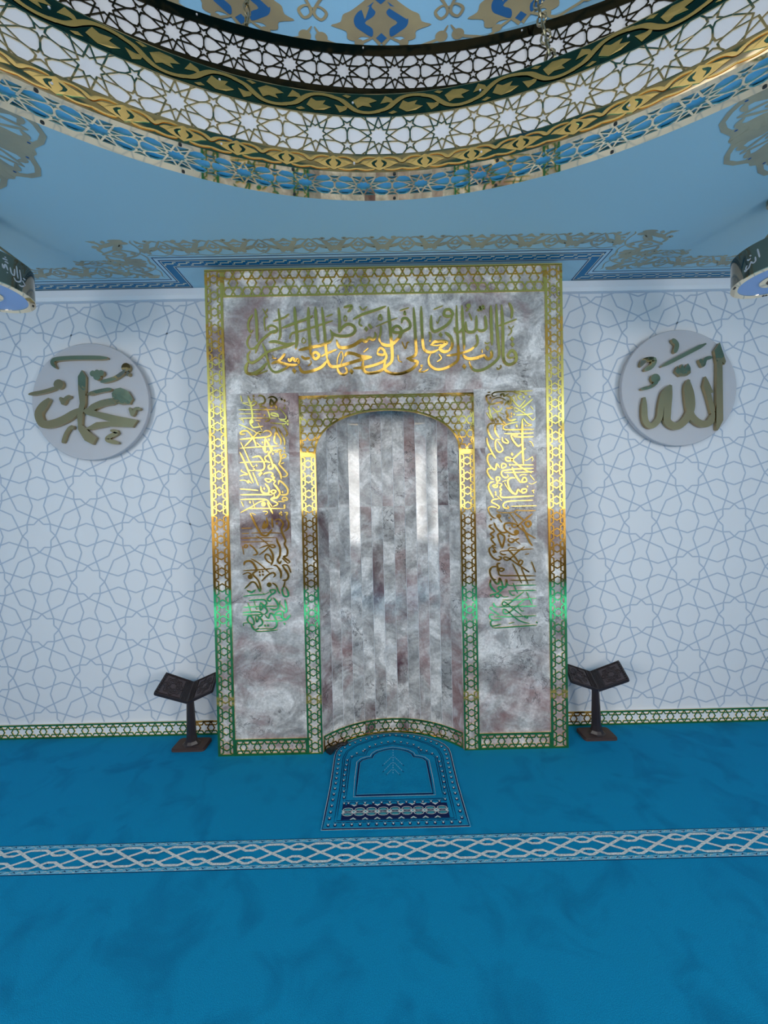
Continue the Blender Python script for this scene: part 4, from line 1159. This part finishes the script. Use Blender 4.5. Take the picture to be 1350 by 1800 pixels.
def vine(b, m3, odd):
    s_ = 1 if odd else -1
    fy = lambda pts: [(a, .5 + s_ * (c - .5)) for a, c in pts]
    stroke(b, fy([(-.02, .15), (.20, .30), (.38, .62), (.55, .85), (.78, .92), (1.02, .85)]), .14, m3, 0, .0004, 0, side=False, taper=1)
    for pl in ([(.05, .55), (.16, .95), (.30, .80), (.36, .55), (.22, .62)], [(.45, .30), (.62, .08), (.82, .12), (.98, .30), (.80, .42), (.86, .62), (.66, .55), (.55, .68), (.50, .50)], [(.22, .06), (.34, .18), (.42, .08), (.30, .0)]):
        b.prism(fy(pl)[::s_], m3, 0, 0, 0, back=False)
def tier(name, r, rout, h0, h1, h2, h3, nper, metal, lab, under):
    z0, z1, z2, z3 = CZ + h0, CZ + h1, CZ + h2, CZ + h3
    b = MB()
    cylband(b, r, z0, z1); cylband(b, r, z2, z3); cylband(b, r + .003, z1 - .002, z1); cylband(b, rout, z0, z3); annulus(b, r, rout, z3)
    if under:
        e0, e1 = r + .010, rout - .017
        annulus(b, r, e0, z0); annulus(b, e1, rout, z0)
        for k in range(30):
            an = 2 * PI * (k + .35) / 30
            for rr in (r + .005, rout - .007):
                c = ringpt(rr, an, z0 - .0015); b.cyl(c, (c[0], c[1], z0 + .002), .0035, n=8, mat=1)
    else: annulus(b, r, rout, z0)
    for k in range(24):
        an = 2 * PI * (k + .2) / 24
        for zz in ((z0 + z1) / 2, (z2 + z3) / 2 + .004): b.cyl(ringpt(r - .002, an, zz), ringpt(r + .004, an, zz), .0022, n=8, mat=2)
    ro = b.build(name, [metal, M_screw, M_disc], ch_, smooth=False); ro['label'] = lab
    for p in ro.data.polygons: p.use_smooth = len(p.vertices) == 4 and p.area > 1e-4
    if under:
        nb_ = 66; ka = 2 * PI / nb_  # gold and teal leaf shapes laid over both bands
        b = MB()
        for i in range(nb_):
            a0 = PI / 2 + ka * i
            floral(b, (lambda a, d, t: ringpt(r - .0006 - t, a0 - (a - .5) * ka, z0 + .004 + (z1 - z0 - .008) * d)), i % 2)
        fo = b.build('floral_relief', [M_bandg, M_bandt], ro); fo['label'] = 'gold leaf and teal bud relief on the lower rim'
        b = MB(); cylband(b, r - .0004, z2 + .002, z3 - .002, 1)
        for i in range(nb_):
            a0 = PI / 2 + ka * (i + .5)
            vine(b, (lambda a, d, t: ringpt(r - .0012 - t, a0 - (a - .5) * ka, z2 + .004 + (z3 - z2 - .008) * d)), i % 2)
        fo = b.build('floral_relief', [M_bandg, M_bandt], ro); fo['label'] = 'gold leaf scroll on the teal upper rim'
    hh = (z2 - z1) / 284; zc = (z1 + z2) / 2
    b = MB()
    for i in range(nper):
        a0 = PI / 2 + 2 * PI * i / nper; ka = 2 * PI / nper / 433
        lattice(b, GC, 5.0, (lambda a, d, t: ringpt(r - t, a0 - a * ka, zc + d * hh)), -.002, .0)
    b.build('lattice', metal, ro)
    b = MB(); cylband(b, r + .0022, z1, z2); b.build('diffuser', M_white, ro, smooth=True)
    if under:
        b = MB(); n2 = 52; hr = (e1 - e0) / 284; rc = (e0 + e1) / 2
        for i in range(n2):
            a0 = PI / 2 + 2 * PI * (i + .28) / n2; ka = 2 * PI / n2 / 433
            lattice(b, GC, 6.5, (lambda a, d, t: ringpt(rc + d * hr, a0 - a * ka, z0 + t)), .003, .0)
        b.build('underside_lattice', metal, ro)
        b = MB(); annulus(b, e0 - .002, e1 + .002, z0 + .007); b.build('blue_panel', M_bluea, ro)
    return z3
RB, RBo, RA, RAo = 1.067, 1.147, 1.62, 1.69
tier('lower_ring', RB, RBo, .743, .782, .8655, .9152, 48, M_ring, 'lower bright gold ring', True)
RC[0] = UC
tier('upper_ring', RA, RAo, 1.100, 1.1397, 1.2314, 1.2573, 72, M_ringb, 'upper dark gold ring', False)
def chain(p0, p1):
    p0, p1 = Vector(p0), Vector(p1); d = p1 - p0; L_ = d.length; d.normalize(); n = max(2, round(L_ / .052)); st = L_ / n
    a = d.orthogonal().normalized(); bb = d.cross(a); b = MB()
    for i in range(n):
        c = p0 + d * st * (i + .5); u = a if i % 2 else bb; h = st * .5 + .004; w_ = .010
        b.tube([c + d * h * cos(k * PI / 7) + u * w_ * sin(k * PI / 7) for k in range(14)], .0028, 6, closed=True)
    return fixn(b.build('chain', M_chain, ch_))
for k in range(6):
    RC[0] = LC; a = PI / 2 - math.radians(19.7) - k * PI / 3
    p0 = ringpt(RB + .006, a, CZ + .915); q = Vector((p0[0] - cx, p0[1] - cy)); L_ = q.length; q = q / L_ * (RD - .006)
    chain(p0, (cx + q.x, cy + q.y, CZ + .915 + max(.88, (RD - L_) * 1.6)))
    RC[0] = UC; a = PI / 2 + math.radians(14) - k * PI / 3
    p0 = ringpt(RAo - .02, a, CZ + 1.257); q = Vector((p0[0] - cx, p0[1] - cy)); q = q.normalized() * (RD - .006)
    chain(p0, (cx + q.x, cy + q.y, CZ + 1.72))

# ------------------------------------------------------------------ small pendant ring lamps
def pendant(label, px_, py_, z0, z1, R_, face, text):
    t = thing('pendant_lamp', label, 'pendant lamp', (px_, py_, ZC), 'small gold ring pendant lamps')
    def rp(r, a, z): return (px_ + r * cos(a), py_ + r * sin(a), z)
    n = 72
    def bandm(b, r0, za, r1, zb, m_=0):
        V = [rp(r0, 2 * PI * i / n, za) for i in range(n)] + [rp(r1, 2 * PI * i / n, zb) for i in range(n)]
        b.mesh(V, [(i, (i + 1) % n, n + (i + 1) % n, n + i) for i in range(n)], m_)
    b = MB(); bandm(b, R_, z0, R_, z1); bandm(b, R_ - .004, z0, R_ - .004, z1); bandm(b, R_ - .004, z1, R_, z1)
    bo_ = b.build('band', M_pring, t, smooth=True)
    b = MB(); bandm(b, R_ - .028, z0, R_ + .001, z0); bandm(b, R_ + .001, z0, R_ + .001, z0 + .004); bandm(b, R_ - .028, z0, R_ - .028, z0 + .004)
    for k in range(4):
        for q in (0, .07):
            c = rp(R_ - .010, k * PI / 2 + q + face + .9, z0 - .002); b.cyl(c, (c[0], c[1], z0 + .003), .005, n=8, mat=1)
    b.build('rim', [M_ring, M_screw], t)
    b = MB(); bandm(b, .075, z0 + .003, R_ - .026, z0 + .003); b.build('blue_panel', M_pblue, t)
    b = MB(); bandm(b, .052, z0 - .001, .078, z0 - .001); bandm(b, .078, z0 - .001, .078, z0 + .004); b.build('inner_rim', M_ring, t)
    b = MB(); b.cyl((px_, py_, z0 + .002), (px_, py_, z0 + .03), .054, n=32); b.build('hub', M_bulb, t)
    b = MB()
    for ln in text: stroke(b, [(x * .00023, y * .00023) for x, y in ln], .0062, (lambda a, d, tt: rp(R_ + tt, face + a / R_, (z0 + z1) / 2 - d)), 0, .0015)
    b.build('lettering', M_white, bo_)
    b = MB(); b.cyl((px_, py_, z0 + .03), (px_, py_, ZC - .02), .008, n=12); b.cyl((px_, py_, ZC - .025), (px_, py_, ZC), .05, n=32)
    for k in range(3):
        a = face + .5 + k * 2 * PI / 3; p = rp(R_ - .002, a, z1)
        b.cyl(p, (px_, py_, z1 + .15), .006, n=8)
    b.build('stem', M_chain, t)
TXA = [[(60, -180), (85, 80)], [(125, -140), (150, 60), (110, 130), (40, 150), (0, 95)], [(-190, -80), (-170, 0), (-140, -90), (-100, 10)], [(-60, -80), (-40, 30), (10, 50), (20, -90)],
       [(-185, -190), (-100, -200)], [(-140, -250), (-135, -230)], [(100, 195), (160, 200), (220, 150)], [(200, 0), (260, 5)], [(180, 60), (230, 110), (250, 140)], [(-120, 55), (-105, 70)], [(-150, -140), (-120, -150), (-90, -130)]]
TXB = [[(140, -170), (175, 30)], [(100, -30), (105, 60), (60, 80), (20, 20)], [(20, 30), (-10, 120), (-60, 150), (-80, 110), (-50, 60)], [(-110, 130), (-90, 170), (-50, 150)], [(0, -120), (25, -90)], [(-50, -60), (-20, -30), (20, -50)]]
pendant('small gold ring lamp at the left picture edge with white script on its band', -2.01, -.455, 2.65, 2.80, .200, math.radians(-11), TXA)
pendant('small gold ring lamp at the right picture edge with white script on its band', 1.994, -.447, 2.65, 2.795, .188, math.radians(-170), TXB)

# ------------------------------------------------------------------ view
sc.view_settings.view_transform = 'Standard'; sc.view_settings.look = 'None'; sc.view_settings.gamma = 1
sc.view_settings.use_curve_mapping = False; sc.view_settings.exposure = EXPO
try:
    sc.cycles.use_denoising = True; sc.cycles.max_bounces = 10; sc.cycles.glossy_bounces = 6; sc.cycles.diffuse_bounces = 5; sc.cycles.sample_clamp_indirect = 6
except Exception: pass
